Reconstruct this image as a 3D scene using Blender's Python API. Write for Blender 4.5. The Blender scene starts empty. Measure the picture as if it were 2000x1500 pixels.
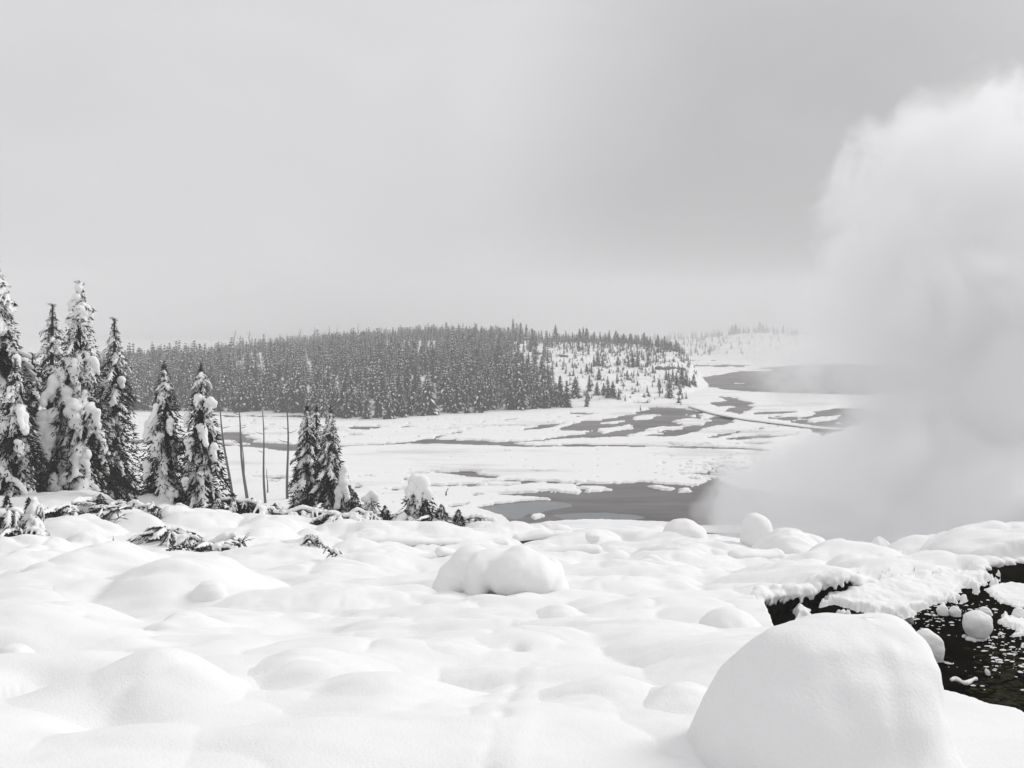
import bpy, bmesh, math, random
import numpy as np
from mathutils import Matrix, Vector

random.seed(7)
rng = np.random.RandomState(11)
S = bpy.context.scene
COL = S.collection

# ------------------------------------------------------------------ camera
F = 1664.0            # focal length in pixels of a 2000 px wide frame
HZ = 600.0            # eye level row of that frame
cam_d = bpy.data.cameras.new('camera')
cam_d.sensor_width = 36.0
cam_d.lens = 36.0 * F / 2000.0
cam_d.shift_y = -(750.0 - HZ) / 2000.0
cam_d.clip_start = 0.05
cam_d.clip_end = 6000
cam = bpy.data.objects.new('camera', cam_d)
COL.objects.link(cam)
cam.location = (0, 0, 0)
cam.rotation_euler = (math.radians(90), 0, 0)
S.camera = cam

# ------------------------------------------------------------------ light
SUN_EL, SUN_AZ = math.radians(33), math.radians(66)    # azimuth from +y towards +x: behind the view, right
world = bpy.data.worlds.new('World')
S.world = world
world.use_nodes = True


def build_sky():
    nt = world.node_tree
    N, L = nt.nodes, nt.links
    N.clear()
    out = N.new('ShaderNodeOutputWorld')
    bg = N.new('ShaderNodeBackground')
    bg.inputs['Strength'].default_value = 0.1
    sky = N.new('ShaderNodeTexSky')
    sky.sky_type = 'NISHITA'
    sky.sun_disc = False
    sky.sun_elevation = SUN_EL
    sky.sun_rotation = SUN_AZ
    sky.dust_density = 4.0
    hsv = N.new('ShaderNodeHueSaturation')
    hsv.inputs['Saturation'].default_value = 0.06
    L.new(sky.outputs[0], hsv.inputs['Color'])
    # closed cloud deck: brighter towards the zenith, darker bank of cloud to the right
    tc = N.new('ShaderNodeTexCoord')
    nrm = N.new('ShaderNodeVectorMath'); nrm.operation = 'NORMALIZE'
    L.new(tc.outputs['Generated'], nrm.inputs[0])
    sep = N.new('ShaderNodeSeparateXYZ')
    L.new(nrm.outputs[0], sep.inputs[0])
    elev = N.new('ShaderNodeMapRange'); elev.interpolation_type = 'SMOOTHSTEP'
    elev.inputs['From Min'].default_value = 0.1
    elev.inputs['From Max'].default_value = 1.0
    elev.inputs['To Min'].default_value = SKY_HORIZON
    elev.inputs['To Max'].default_value = SKY_ZENITH
    L.new(sep.outputs['Z'], elev.inputs['Value'])
    dot = N.new('ShaderNodeVectorMath'); dot.operation = 'DOT_PRODUCT'
    v = Vector((0.37, 1.0, 0.13)).normalized()
    dot.inputs[1].default_value = v
    L.new(nrm.outputs[0], dot.inputs[0])
    lobe = N.new('ShaderNodeMapRange'); lobe.interpolation_type = 'SMOOTHSTEP'
    lobe.inputs['From Min'].default_value = 0.915
    lobe.inputs['From Max'].default_value = 1.0
    lobe.inputs['To Min'].default_value = 1.0
    lobe.inputs['To Max'].default_value = 0.68
    L.new(dot.outputs['Value'], lobe.inputs['Value'])
    mp = N.new('ShaderNodeMapping'); mp.inputs['Scale'].default_value = (2.2, 2.2, 4.5)
    L.new(nrm.outputs[0], mp.inputs[0])
    noi = N.new('ShaderNodeTexNoise')
    noi.inputs['Scale'].default_value = 1.3
    noi.inputs['Detail'].default_value = 5
    noi.inputs['Roughness'].default_value = 0.5
    noi.inputs['Distortion'].default_value = 0.6
    L.new(mp.outputs[0], noi.inputs['Vector'])
    nr = N.new('ShaderNodeMapRange')
    nr.inputs['From Min'].default_value = 0.25
    nr.inputs['From Max'].default_value = 0.75
    nr.inputs['To Min'].default_value = 0.94
    nr.inputs['To Max'].default_value = 1.06
    L.new(noi.outputs[0], nr.inputs['Value'])
    m1 = N.new('ShaderNodeMath'); m1.operation = 'MULTIPLY'
    L.new(elev.outputs[0], m1.inputs[0]); L.new(lobe.outputs[0], m1.inputs[1])
    m2 = N.new('ShaderNodeMath'); m2.operation = 'MULTIPLY'
    L.new(m1.outputs[0], m2.inputs[0]); L.new(nr.outputs[0], m2.inputs[1])
    tint = N.new('ShaderNodeVectorMath'); tint.operation = 'SCALE'
    tint.inputs[0].default_value = (0.995, 0.985, 1.01)
    L.new(m2.outputs[0], tint.inputs['Scale'])
    mix = N.new('ShaderNodeMix'); mix.data_type = 'RGBA'
    mix.inputs['Factor'].default_value = 0.92
    L.new(hsv.outputs[0], mix.inputs['A'])
    L.new(tint.outputs[0], mix.inputs['B'])
    L.new(mix.outputs['Result'], bg.inputs['Color'])
    L.new(bg.outputs[0], out.inputs['Surface'])


SKY_HORIZON, SKY_ZENITH = 5.5, 7.5      # seen through the 0.1 strength
build_sky()
sun_d = bpy.data.lights.new('sun', 'SUN')
sun_d.energy = 1.5
sun_d.angle = math.radians(22)
sun_d.color = (1.0, 0.985, 0.96)
sun = bpy.data.objects.new('sun', sun_d)
COL.objects.link(sun)
sun.rotation_euler = Vector((-math.sin(SUN_AZ) * math.cos(SUN_EL), -math.cos(SUN_AZ) * math.cos(SUN_EL),
                             -math.sin(SUN_EL))).to_track_quat('-Z', 'Y').to_euler()
S.view_settings.view_transform = 'Standard'
S.view_settings.look = 'None'
S.view_settings.exposure = 0.32
S.view_settings.gamma = 1.0
S.view_settings.use_curve_mapping = False
S.render.engine = 'CYCLES'
S.cycles.max_bounces = 12
S.cycles.diffuse_bounces = 3
S.cycles.glossy_bounces = 2
S.cycles.volume_bounces = 10
S.cycles.transparent_max_bounces = 12
S.cycles.volume_max_steps = 128
S.cycles.use_denoising = True
S.cycles.use_adaptive_sampling = True

# ------------------------------------------------------------------ small helpers


def sstep(a, b, x):
    t = np.clip((x - a) / (b - a + 1e-12), 0, 1)
    return t * t * (3 - 2 * t)


def _hash(ix, iy, seed):
    n = (ix.astype(np.int64) * 374761393 + iy.astype(np.int64) * 668265263 + seed * 1442695041) & 0xffffffff
    n = ((n ^ (n >> 13)) * 1274126177) & 0xffffffff
    n = n ^ (n >> 16)
    return (n & 0xffff) / 65535.0


def vnoise(x, y, seed=0):
    x = np.asarray(x, float); y = np.asarray(y, float)
    ix = np.floor(x); iy = np.floor(y)
    fx = x - ix; fy = y - iy
    fx = fx * fx * fx * (fx * (fx * 6 - 15) + 10); fy = fy * fy * fy * (fy * (fy * 6 - 15) + 10)
    a = _hash(ix, iy, seed); b = _hash(ix + 1, iy, seed)
    c = _hash(ix, iy + 1, seed); d = _hash(ix + 1, iy + 1, seed)
    return (a * (1 - fx) + b * fx) * (1 - fy) + (c * (1 - fx) + d * fx) * fy


def fbm(x, y, seed=0, oct=4, gain=0.5):
    s = 0; a = 1; t = 0
    for k in range(oct):
        s = s + a * (vnoise(x * 2 ** k + 17.3 * k, y * 2 ** k - 9.1 * k, seed + k) - 0.5)
        t += a; a *= gain
    return s / t * 2      # about -1..1


def hermite(xs, ys, x):
    xs = np.array(xs, float); ys = np.array(ys, float)
    dl = np.diff(ys) / np.diff(xs)
    m = np.zeros(len(xs)); m[0] = dl[0]; m[-1] = dl[-1]
    for i in range(1, len(xs) - 1):
        m[i] = 0 if dl[i - 1] * dl[i] <= 0 else 2 / (1 / dl[i - 1] + 1 / dl[i])
    x = np.clip(x, xs[0], xs[-1])
    i = np.clip(np.searchsorted(xs, x) - 1, 0, len(xs) - 2)
    h = xs[i + 1] - xs[i]; t = (x - xs[i]) / h
    return ((2 * t ** 3 - 3 * t ** 2 + 1) * ys[i] + (t ** 3 - 2 * t ** 2 + t) * h * m[i] +
            (-2 * t ** 3 + 3 * t ** 2) * ys[i + 1] + (t ** 3 - t ** 2) * h * m[i + 1])


def mesh_from(name, V, Fs, mats, smooth=True, mat_idx=None):
    """V (n,3) array, Fs an (m,k) int array or a list of such arrays."""
    me = bpy.data.meshes.new(name)
    V = np.asarray(V, np.float32)
    if not isinstance(Fs, list):
        Fs = [Fs]
    Fs = [np.asarray(f, np.int32) for f in Fs if len(f)]
    nl = sum(f.size for f in Fs); nf = sum(len(f) for f in Fs)
    me.vertices.add(len(V)); me.vertices.foreach_set('co', V.ravel())
    me.loops.add(nl); me.loops.foreach_set('vertex_index', np.concatenate([f.ravel() for f in Fs]))
    me.polygons.add(nf)
    tot = np.concatenate([np.full(len(f), f.shape[1], np.int32) for f in Fs])
    me.polygons.foreach_set('loop_start', np.concatenate([[0], np.cumsum(tot)[:-1]]).astype(np.int32))
    if mat_idx is not None:
        me.polygons.foreach_set('material_index', np.asarray(mat_idx, np.int32))
    me.polygons.foreach_set('use_smooth', np.full(nf, smooth))
    for m in (mats if isinstance(mats, (list, tuple)) else [mats]):
        me.materials.append(m)
    me.update(calc_edges=True)
    me.validate()
    return me


def link(name, me, parent=None, loc=(0, 0, 0), **props):
    o = bpy.data.objects.new(name, me)
    COL.objects.link(o)
    o.location = loc
    if parent is not None:
        o.parent = parent
    for k, v in props.items():
        o[k] = v
    return o


def thing(name, label, cat, loc=(0, 0, 0), group=None, me=None):
    o = link(name, me, None, loc, label=label, category=cat)
    if group:
        o['group'] = group
    return o


def grid_faces(nr, nc, wrap=False):
    r = np.arange(nr - 1)[:, None]; c = np.arange(nc if wrap else nc - 1)[None, :]
    c1 = (c + 1) % nc
    a = r * nc + c; b = r * nc + c1
    return np.stack([a, b, b + nc, a + nc], -1).reshape(-1, 4)


class MB:
    """collects small pieces, makes one mesh"""
    def __init__(self): self.V = []; self.T = []; self.Q = []; self.n = 0
    def add(self, V, T=None, Q=None):
        V = np.asarray(V, float); self.V.append(V)
        if T is not None and len(T): self.T.append(np.asarray(T) + self.n)
        if Q is not None and len(Q): self.Q.append(np.asarray(Q) + self.n)
        self.n += len(V)
    def tube(self, pts, rad, k=6, cap=True):
        pts = np.asarray(pts, float); n = len(pts)
        rad = np.broadcast_to(np.asarray(rad, float), (n,))
        tang = np.gradient(pts, axis=0) if n > 1 else np.array([[0, 0, 1.]])
        rings = []
        for p, t, r in zip(pts, tang, rad):
            t = t / (np.linalg.norm(t) + 1e-9)
            a = np.array([0, 0, 1.]) if abs(t[2]) < 0.9 else np.array([1., 0, 0])
            u = np.cross(t, a); u /= np.linalg.norm(u); w = np.cross(t, u)
            ang = np.arange(k) * 2 * np.pi / k
            rings.append(p + r * (np.cos(ang)[:, None] * u + np.sin(ang)[:, None] * w))
        V = np.concatenate(rings); Q = grid_faces(n, k, True)
        T = None
        if cap:
            V = np.concatenate([V, pts[:1], pts[-1:]])
            i = np.arange(k); j = (i + 1) % k
            T = np.concatenate([np.stack([j, i, np.full(k, n * k)], 1),
                                np.stack([(n - 1) * k + i, (n - 1) * k + j, np.full(k, n * k + 1)], 1)])
        self.add(V, T, Q)
    def mesh(self, name, mats, smooth=True):
        Fs = []
        if self.T: Fs.append(np.concatenate(self.T))
        if self.Q: Fs.append(np.concatenate(self.Q))
        return mesh_from(name, np.concatenate(self.V), Fs, mats, smooth)


_bm = bmesh.new(); bmesh.ops.create_icosphere(_bm, subdivisions=2, radius=1)
ICO_V = np.array([v.co[:] for v in _bm.verts]); ICO_F = np.array([[v.index for v in f.verts] for f in _bm.faces])
_bm.free()


def blob_mesh(name, blobs, voxel, mat, smooth_it=4, one=False):
    """snow: spheres (x,y,z,rx,ry,rz) fused into one smooth skin"""
    mb = MB()
    for b in blobs:
        r = np.array(b[3:6]) if len(b) >= 6 else np.array([b[3]] * 3)
        mb.add(ICO_V * r + np.array(b[:3]), ICO_F)
    me = mb.mesh('tmp', mat)
    o = bpy.data.objects.new('tmp', me); COL.objects.link(o)
    m = o.modifiers.new('r', 'REMESH'); m.mode = 'VOXEL'; m.voxel_size = voxel; m.use_smooth_shade = True
    s = o.modifiers.new('s', 'SMOOTH'); s.factor = 0.5; s.iterations = smooth_it
    dg = bpy.context.evaluated_depsgraph_get()
    res = bpy.data.meshes.new_from_object(o.evaluated_get(dg))
    res.name = name
    bpy.data.objects.remove(o); bpy.data.meshes.remove(me)
    if not res.materials: res.materials.append(mat)
    if one:
        bm = bmesh.new(); bm.from_mesh(res); bm.verts.ensure_lookup_table()
        seen = [False] * len(bm.verts); comps = []
        for v0 in bm.verts:
            if seen[v0.index]: continue
            st = [v0]; seen[v0.index] = True; comp = []
            while st:
                v = st.pop(); comp.append(v)
                for e in v.link_edges:
                    u = e.other_vert(v)
                    if not seen[u.index]: seen[u.index] = True; st.append(u)
            comps.append(comp)
        comps.sort(key=len)
        if len(comps) > 1:
            bmesh.ops.delete(bm, geom=[v for c in comps[:-1] for v in c], context='VERTS')
            bm.to_mesh(res); res.update()
        bm.free()
    return res


# ------------------------------------------------------------------ materials
def new_mat(name):
    m = bpy.data.materials.new(name); m.use_nodes = True
    nt = m.node_tree; b = nt.nodes['Principled BSDF']
    return m, nt, b


def snow_mat(name, col, bump_scale, bump_str, fine_scale=None, dist=0.02):
    m, nt, b = new_mat(name)
    N, L = nt.nodes, nt.links
    b.inputs['Roughness'].default_value = 0.75
    b.inputs['Specular IOR Level'].default_value = 0.15
    tc = N.new('ShaderNodeTexCoord')
    n1 = N.new('ShaderNodeTexNoise'); n1.inputs['Scale'].default_value = bump_scale; n1.inputs['Detail'].default_value = 6
    L.new(tc.outputs['Object'], n1.inputs['Vector'])
    mr = N.new('ShaderNodeMix'); mr.data_type = 'RGBA'
    mr.inputs['A'].default_value = (*[c * 0.965 for c in col], 1); mr.inputs['B'].default_value = (*col, 1)
    L.new(n1.outputs[0], mr.inputs['Factor']); L.new(mr.outputs['Result'], b.inputs['Base Color'])
    bp = N.new('ShaderNodeBump'); bp.inputs['Strength'].default_value = bump_str; bp.inputs['Distance'].default_value = dist
    L.new(n1.outputs[0], bp.inputs['Height'])
    if fine_scale:
        n2 = N.new('ShaderNodeTexNoise'); n2.inputs['Scale'].default_value = fine_scale; n2.inputs['Detail'].default_value = 3
        L.new(tc.outputs['Object'], n2.inputs['Vector'])
        b2 = N.new('ShaderNodeBump'); b2.inputs['Strength'].default_value = 0.5; b2.inputs['Distance'].default_value = 0.006
        L.new(n2.outputs[0], b2.inputs['Height']); L.new(bp.outputs[0], b2.inputs['Normal'])
        L.new(b2.outputs[0], b.inputs['Normal'])
    else:
        L.new(bp.outputs[0], b.inputs['Normal'])
    return m


SNOWC = (0.80, 0.80, 0.797)
M_SNOW = snow_mat('fresh_snow', SNOWC, 4.0, 0.45, 70.0)
M_SNOWB = snow_mat('bough_snow', SNOWC, 6.0, 0.3)
M_SNOWF = snow_mat('basin_snow', SNOWC, 0.35, 0.3, None, 0.2)


M_BASIN = snow_mat('basin_snow_slush', SNOWC, 0.35, 0.3, None, 0.2)
def _slush():
    nt = M_BASIN.node_tree; N, L = nt.nodes, nt.links
    b = N['Principled BSDF']; old = b.inputs['Base Color'].links[0].from_socket
    tc = N.new('ShaderNodeTexCoord'); mp = N.new('ShaderNodeMapping'); mp.inputs['Scale'].default_value = (0.035, 0.12, 0.5)
    n = N.new('ShaderNodeTexNoise'); n.inputs['Scale'].default_value = 1; n.inputs['Detail'].default_value = 8; n.inputs['Roughness'].default_value = 0.62
    L.new(tc.outputs['Object'], mp.inputs[0]); L.new(mp.outputs[0], n.inputs['Vector'])
    mr = N.new('ShaderNodeMapRange'); mr.inputs['From Min'].default_value = 0.54; mr.inputs['From Max'].default_value = 0.74; mr.inputs['To Max'].default_value = 0.75
    L.new(n.outputs[0], mr.inputs['Value'])
    mx = N.new('ShaderNodeMix'); mx.data_type = 'RGBA'; mx.inputs['B'].default_value = (0.42, 0.41, 0.405, 1)
    L.new(mr.outputs[0], mx.inputs['Factor']); L.new(old, mx.inputs['A']); L.new(mx.outputs['Result'], b.inputs['Base Color'])
_slush()


def plain_mat(name, c1, c2, scale=5, rough=0.8, spec=0.2, bump=0.0, vec=None):
    m, nt, b = new_mat(name)
    N, L = nt.nodes, nt.links
    tc = N.new('ShaderNodeTexCoord'); n1 = N.new('ShaderNodeTexNoise')
    n1.inputs['Scale'].default_value = scale; n1.inputs['Detail'].default_value = 6; n1.inputs['Roughness'].default_value = 0.6
    src = tc.outputs['Object']
    if vec:
        mp = N.new('ShaderNodeMapping'); mp.inputs['Scale'].default_value = vec
        L.new(src, mp.inputs[0]); src = mp.outputs[0]
    L.new(src, n1.inputs['Vector'])
    cr = N.new('ShaderNodeValToRGB')
    cr.color_ramp.elements[0].position = 0.35; cr.color_ramp.elements[0].color = (*c1, 1)
    cr.color_ramp.elements[1].position = 0.65; cr.color_ramp.elements[1].color = (*c2, 1)
    L.new(n1.outputs[0], cr.inputs[0]); L.new(cr.outputs[0], b.inputs['Base Color'])
    b.inputs['Roughness'].default_value = rough
    b.inputs['Specular IOR Level'].default_value = spec
    if bump:
        bp = N.new('ShaderNodeBump'); bp.inputs['Strength'].default_value = bump; bp.inputs['Distance'].default_value = 0.05
        L.new(n1.outputs[0], bp.inputs['Height']); L.new(bp.outputs[0], b.inputs['Normal'])
    return m


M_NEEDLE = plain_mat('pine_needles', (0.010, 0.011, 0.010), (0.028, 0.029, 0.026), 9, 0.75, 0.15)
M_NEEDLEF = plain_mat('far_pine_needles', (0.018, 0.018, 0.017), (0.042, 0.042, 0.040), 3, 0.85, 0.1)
M_FARFLOOR = plain_mat('sparse_wood_floor', (0.12, 0.12, 0.118), (0.5, 0.5, 0.5), 0.06, 0.9, 0.1, 0, (1, 1, 3))
M_BARK = plain_mat('grey_bark', (0.03, 0.028, 0.026), (0.085, 0.08, 0.075), 8, 0.9, 0.1, 0.4, (4, 4, 0.6))
M_DEAD = plain_mat('weathered_dead_wood', (0.05, 0.047, 0.045), (0.12, 0.115, 0.11), 4, 0.9, 0.1, 0.3, (4, 4, 0.4))
M_MUD = plain_mat('wet_sinter_mud', (0.032, 0.029, 0.027), (0.15, 0.137, 0.131), 0.2, 0.4, 0.3, 0.1, (0.22, 1.1, 1))
M_TEAL = plain_mat('teal_pool_water', (0.075, 0.095, 0.10), (0.10, 0.12, 0.125), 0.1, 0.12, 0.4)
M_ROCK = plain_mat('dark_bare_rock', (0.04, 0.037, 0.035), (0.13, 0.12, 0.115), 1.2, 0.9, 0.1, 0.5)
M_BANK = plain_mat('black_bank_and_shade', (0.002, 0.002, 0.002), (0.010, 0.009, 0.008), 6, 0.9, 0.0, 0.6)  # dark bank mud, with the snow lip's overhang shade put into the colour
M_CREEK = plain_mat('black_creek_water', (0.001, 0.001, 0.0009), (0.007, 0.006, 0.003), 1.6, 0.6, 0.0, 0.25)
M_PLANK = plain_mat('boardwalk_timber', (0.06, 0.055, 0.05), (0.14, 0.13, 0.12), 2, 0.9, 0.1)

# ------------------------------------------------------------------ terrain functions
BZ = -25.0            # basin level below the eye


def X(px, d): return (px - 1000.0) / F * d
def Zp(py, d): return -(py - HZ) / F * d


P_S = [0.0, 2.0, 3.5, 6, 10, 15, 20, 25, 30, 36, 60, 95, 130]
P_Z = [-1.62, -1.72, -1.90, -2.50, -3.60, -4.80, -6.0, -7.1, -8.15, -10.2, -17.5, -25.3, -25.6]
LIFT_PX = [-1200, 100, 300, 500, 800, 1000, 1400, 1550, 1700, 2100, 3000]
LIFT_Z = [1.6, 1.5, 1.15, 0.8, 0.45, 0.2, 0.1, -0.5, -1.0, -1.0, -1.0]
CK_FAR_PX = [1470, 1482, 1490, 1505, 1530, 1560, 1600, 1640, 1680, 1740, 1790, 1830, 1880, 1930, 1960, 2000, 2100, 2400]
CK_FAR_D = [11.5, 11.9, 12.3, 12.7, 13.0, 13.15, 13.4, 13.6, 13.9, 14.1, 14.3, 14.55, 14.7, 15.0, 15.3, 15.5, 15.8, 16.0]
CK_NEAR_PX = [1400, 1600, 1810, 1850, 1900, 1960, 2000, 2200, 2400]
CK_NEAR_D = [7.2, 5.9, 4.65, 4.55, 4.45, 4.3, 4.15, 3.75, 3.5]
WZ = -4.62            # creek water level


def fg(px, d, creek=True):
    px = np.asarray(px, float); d = np.asarray(d, float)
    x = (px - 1000) / F * d
    z = hermite(P_S, P_Z, d)
    z = z + np.interp(px, LIFT_PX, LIFT_Z) * np.exp(-((d - 31) / 8.0) ** 2)
    # right bank of the creek: a flat shoulder that ends in a near crest
    tgt = np.where(d < 18, -4.38 - 0.115 * (d - 13), -4.38 - 0.115 * 5 - 0.45 * (d - 18))
    w = sstep(1480, 1640, px) * sstep(10.5, 12.5, d)
    z = np.where(tgt > z, z + (tgt - z) * w, z)
    # drifts and ripples
    amp = np.interp(d, [0, 4, 12, 30, 60], [0.04, 0.08, 0.17, 0.26, 0.35])
    sc = np.interp(d, [0, 4, 12, 30, 60], [1.1, 0.9, 0.45, 0.3, 0.2])
    z = z + amp * fbm(x * 0.55, d * 0.55 + 3.7, 5, 3, 0.4)
    z = z + 0.40 * amp * fbm(x * 0.9 + 0.3 * d, d * 2.4, 21, 3, 0.45)
    z = z + np.interp(d, [3, 6, 15, 30], [0.012, 0.05, 0.09, 0.10]) * fbm(x * 0.8 + 2, d * 2.6, 33, 3, 0.5)
    bil = np.abs(fbm(x * 0.42 + 5.1, d * 0.55 + 1.3, 811, 2, 0.35))
    z = z + np.interp(d, [0, 4, 8, 14, 30, 50], [0.04, 0.12, 0.30, 0.42, 0.55, 0.3]) * (np.sqrt(bil + np.interp(d, [4, 9], [.13, .03])) - np.interp(d, [4, 9], [.55, .45])) * sstep(70, 40, d)
    bil2 = np.abs(fbm(x * 1.1 + 1.7, d * 1.5 + 4.2, 821, 2, 0.4))
    z = z + np.interp(d, [0, 3, 6, 14, 30, 50], [0.015, 0.055, 0.10, 0.15, 0.24, 0.1]) * (np.sqrt(bil2 + .012) - .45) * np.clip(.5 + 1.3 * fbm(x * .2, d * .25, 831, 2), 0, 1)
    z = z + np.interp(d, [2, 5, 9, 20], [0.004, 0.012, 0.022, 0.03]) * fbm(x * 3.0, d * 6.0, 841, 3, 0.6) * np.clip(.5 + 1.5 * fbm(x * .35 + 9, d * .35, 851, 2), 0, 1)
    # trodden furrow running towards the viewer
    tx = np.interp(d, [2.5, 3.5, 4.5, 5.6, 6.2], [-0.15, -0.10, -0.06, 0.02, 0.12]) + 0.03 * fbm(d * 2.2, d * 0, 61, 2)
    z = z - 0.017 * np.exp(-((x - tx) / 0.04) ** 2) * sstep(6.6, 5.6, d) * np.clip(0.6 + 1.6 * fbm(d * 4, x * 4, 8, 3), 0, 1.5)
    z = z + 0.006 * np.exp(-((x - tx - 0.12) / 0.06) ** 2) * sstep(6.6, 5.6, d)
    for (hp, hd, hr, hz_) in ((60, 5.3, .35, .12), (180, 4.25, .28, .10), (520, 5.2, .30, .12), (1008, 6.75, .07, .07), (470, 4.3, .35, .05), (700, 7.6, .5, .06), (860, 5.6, .3, .05), (560, 9.5, .8, .12), (1290, 9.0, .5, .07), (240, 11.0, .8, .14), (620, 13.5, 1.0, .14), (1100, 14.5, 1.0, .1)):
        z = z - hz_ * np.exp(-((x - (hp - 1000) / F * hd) ** 2 + ((d - hd) * 1.2) ** 2) / hr ** 2)
    if creek:
        dfar = np.interp(px, CK_FAR_PX, CK_FAR_D) + 0.12 * fbm(px / 18.0, px * 0, 41, 3)
        dn = np.interp(px, CK_NEAR_PX, CK_NEAR_D)
        k = sstep(0.0, 0.3, dfar + 0.22 - d) * sstep(0, 1.1, d - dn) * sstep(0, 28, px - (1468 + np.maximum(11.9 - d, 0) * 13))
        z = z + (np.minimum(z, WZ - 0.35) - z) * k
    return z


# the tree-covered hill across the basin, given by its foot and its crest for each bearing
H_PX = [-700, -200, 0, 250, 350, 450, 550, 650, 750, 850, 950, 1050, 1150, 1250, 1320, 1350, 1378, 1392]
H_FOOT = [795, 799, 800, 803, 803, 804, 809, 817, 820, 813, 804, 798, 797, 791, 781, 772, 760, 754]
H_TOP = [745, 738, 728, 712, 702, 691, 680, 672, 664, 656, 662, 666, 667, 672, 684, 704, 745, 754]
H_D1 = [325, 325, 325, 330, 345, 365, 385, 398, 400, 400, 390, 380, 365, 345, 320, 300, 278, 272]
G_PX = [1080, 1180, 1280, 1360, 1420, 1480, 1560, 1700, 2000]
G_TOP = [672, 668, 664, 661, 654, 648, 652, 660, 672]


def bs(px, d, detail=True):
    px = np.asarray(px, float); d = np.asarray(d, float)
    x = (px - 1000) / F * d
    foot = np.interp(px, H_PX, H_FOOT) + 1.5 * fbm(px / 40.0, px * 0, 3, 3)
    top = np.interp(px, H_PX, H_TOP)
    d0 = -BZ * F / (foot - HZ)
    d1 = np.interp(px, H_PX, H_D1)
    d1 = np.maximum(d1, d0 + 3)
    zc = np.minimum(-(top - HZ) / F * d1, 100)
    t = np.clip((d - d0) / (d1 - d0), 0, 1)
    on = (px < 1390)
    prof = 1 - (1 - t) ** 1.6
    prof = prof * sstep(0, 0.12, t) ** 0.5
    z = BZ + np.where(on, (np.maximum(zc - BZ, 0)) * prof, 0)
    back = np.maximum(d - d1, 0)
    z = np.where(on & (d > d1), np.maximum(BZ, z - back * 0.09), z)
    # second, farther rise on the right
    g0, g1 = 400.0, 520.0
    gz = -(np.interp(px, G_PX, G_TOP) - HZ) / F * g1
    t2 = np.clip((d - g0) / (g1 - g0), 0, 1)
    z2 = BZ + (gz - BZ) * sstep(1060, 1200, px) * (1 - (1 - t2) ** 1.5)
    z2 = np.where(d > g1, z2 - (d - g1) * 0.06, z2)
    z = np.maximum(z, np.maximum(z2, BZ))
    if detail:
        hill = np.clip((z - BZ) / 2.0, 0, 1)
        z = z + hill * (0.5 * fbm(x / 14, d / 14, 9, 4) + 0.25 * fbm(x / 4, d / 4, 13, 3))
    return z


def ground(px, d):
    d = np.asarray(d, float)
    return np.where(d < 96, fg(px, np.minimum(d, 96)), bs(px, np.maximum(d, 90)))


_DD = np.exp(np.linspace(math.log(1.5), math.log(800), 2600))


def hit(px, py, dmin=1.5):
    """the first point of the ground seen at that pixel -> depth"""
    z = ground(np.full_like(_DD, px), _DD)
    ray = -(py - HZ) / F * _DD
    ok = np.where((z >= ray) & (_DD > dmin))[0]
    return float(_DD[ok[0]]) if len(ok) else 700.0


def gz(px, d): return float(ground(np.array([px]), np.array([d]))[0])


# ------------------------------------------------------------------ near snowfield
U0 = 1.30
us = np.concatenate([np.linspace(-U0, -0.66, 60)[:-1], np.linspace(-0.66, 0.27, 350)[:-1],
                     np.linspace(0.27, 0.66, 250)[:-1], np.linspace(0.66, U0, 60)])
ds = np.concatenate([np.exp(np.linspace(math.log(0.25), math.log(2.5), 40))[:-1],
                     np.exp(np.linspace(math.log(2.5), math.log(45), 370))[:-1],
                     np.exp(np.linspace(math.log(45), math.log(100), 50))])
UU, DD = np.meshgrid(us, ds)
ZZ = fg(UU * F + 1000, DD)
V = np.stack([UU * DD, DD, ZZ], -1).reshape(-1, 3)
link('snow_ground', mesh_from('snow_ground', V, grid_faces(len(ds), len(us)), M_SNOW), kind='structure')

# the same hillside round the sides and behind the viewer
az0 = math.atan(U0)
azs = np.linspace(az0, 2 * math.pi - az0, 90)
rs = np.exp(np.linspace(math.log(0.25 / math.cos(az0)), math.log(100 / math.cos(az0)), 60))
A, R = np.meshgrid(azs, rs)
xx = R * np.sin(A); yy = R * np.cos(A)
s_eff = R * math.cos(az0)
pxe = np.where(A < math.pi, U0, -U0) * F + 1000
zf = fg(pxe, s_eff)
w = sstep(0.0, 0.5, np.minimum(A - az0, 2 * math.pi - az0 - A))
zb = -1.65 - 0.02 * R + 0.12 * fbm(xx * 0.4, yy * 0.4, 77, 3)
zz = zf * (1 - w) + zb * w
V = np.stack([xx, yy, zz], -1).reshape(-1, 3)
link('snow_hillside', mesh_from('snow_hillside', V, grid_faces(len(rs), len(azs))[:, ::-1], M_SNOW), kind='structure')

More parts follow.
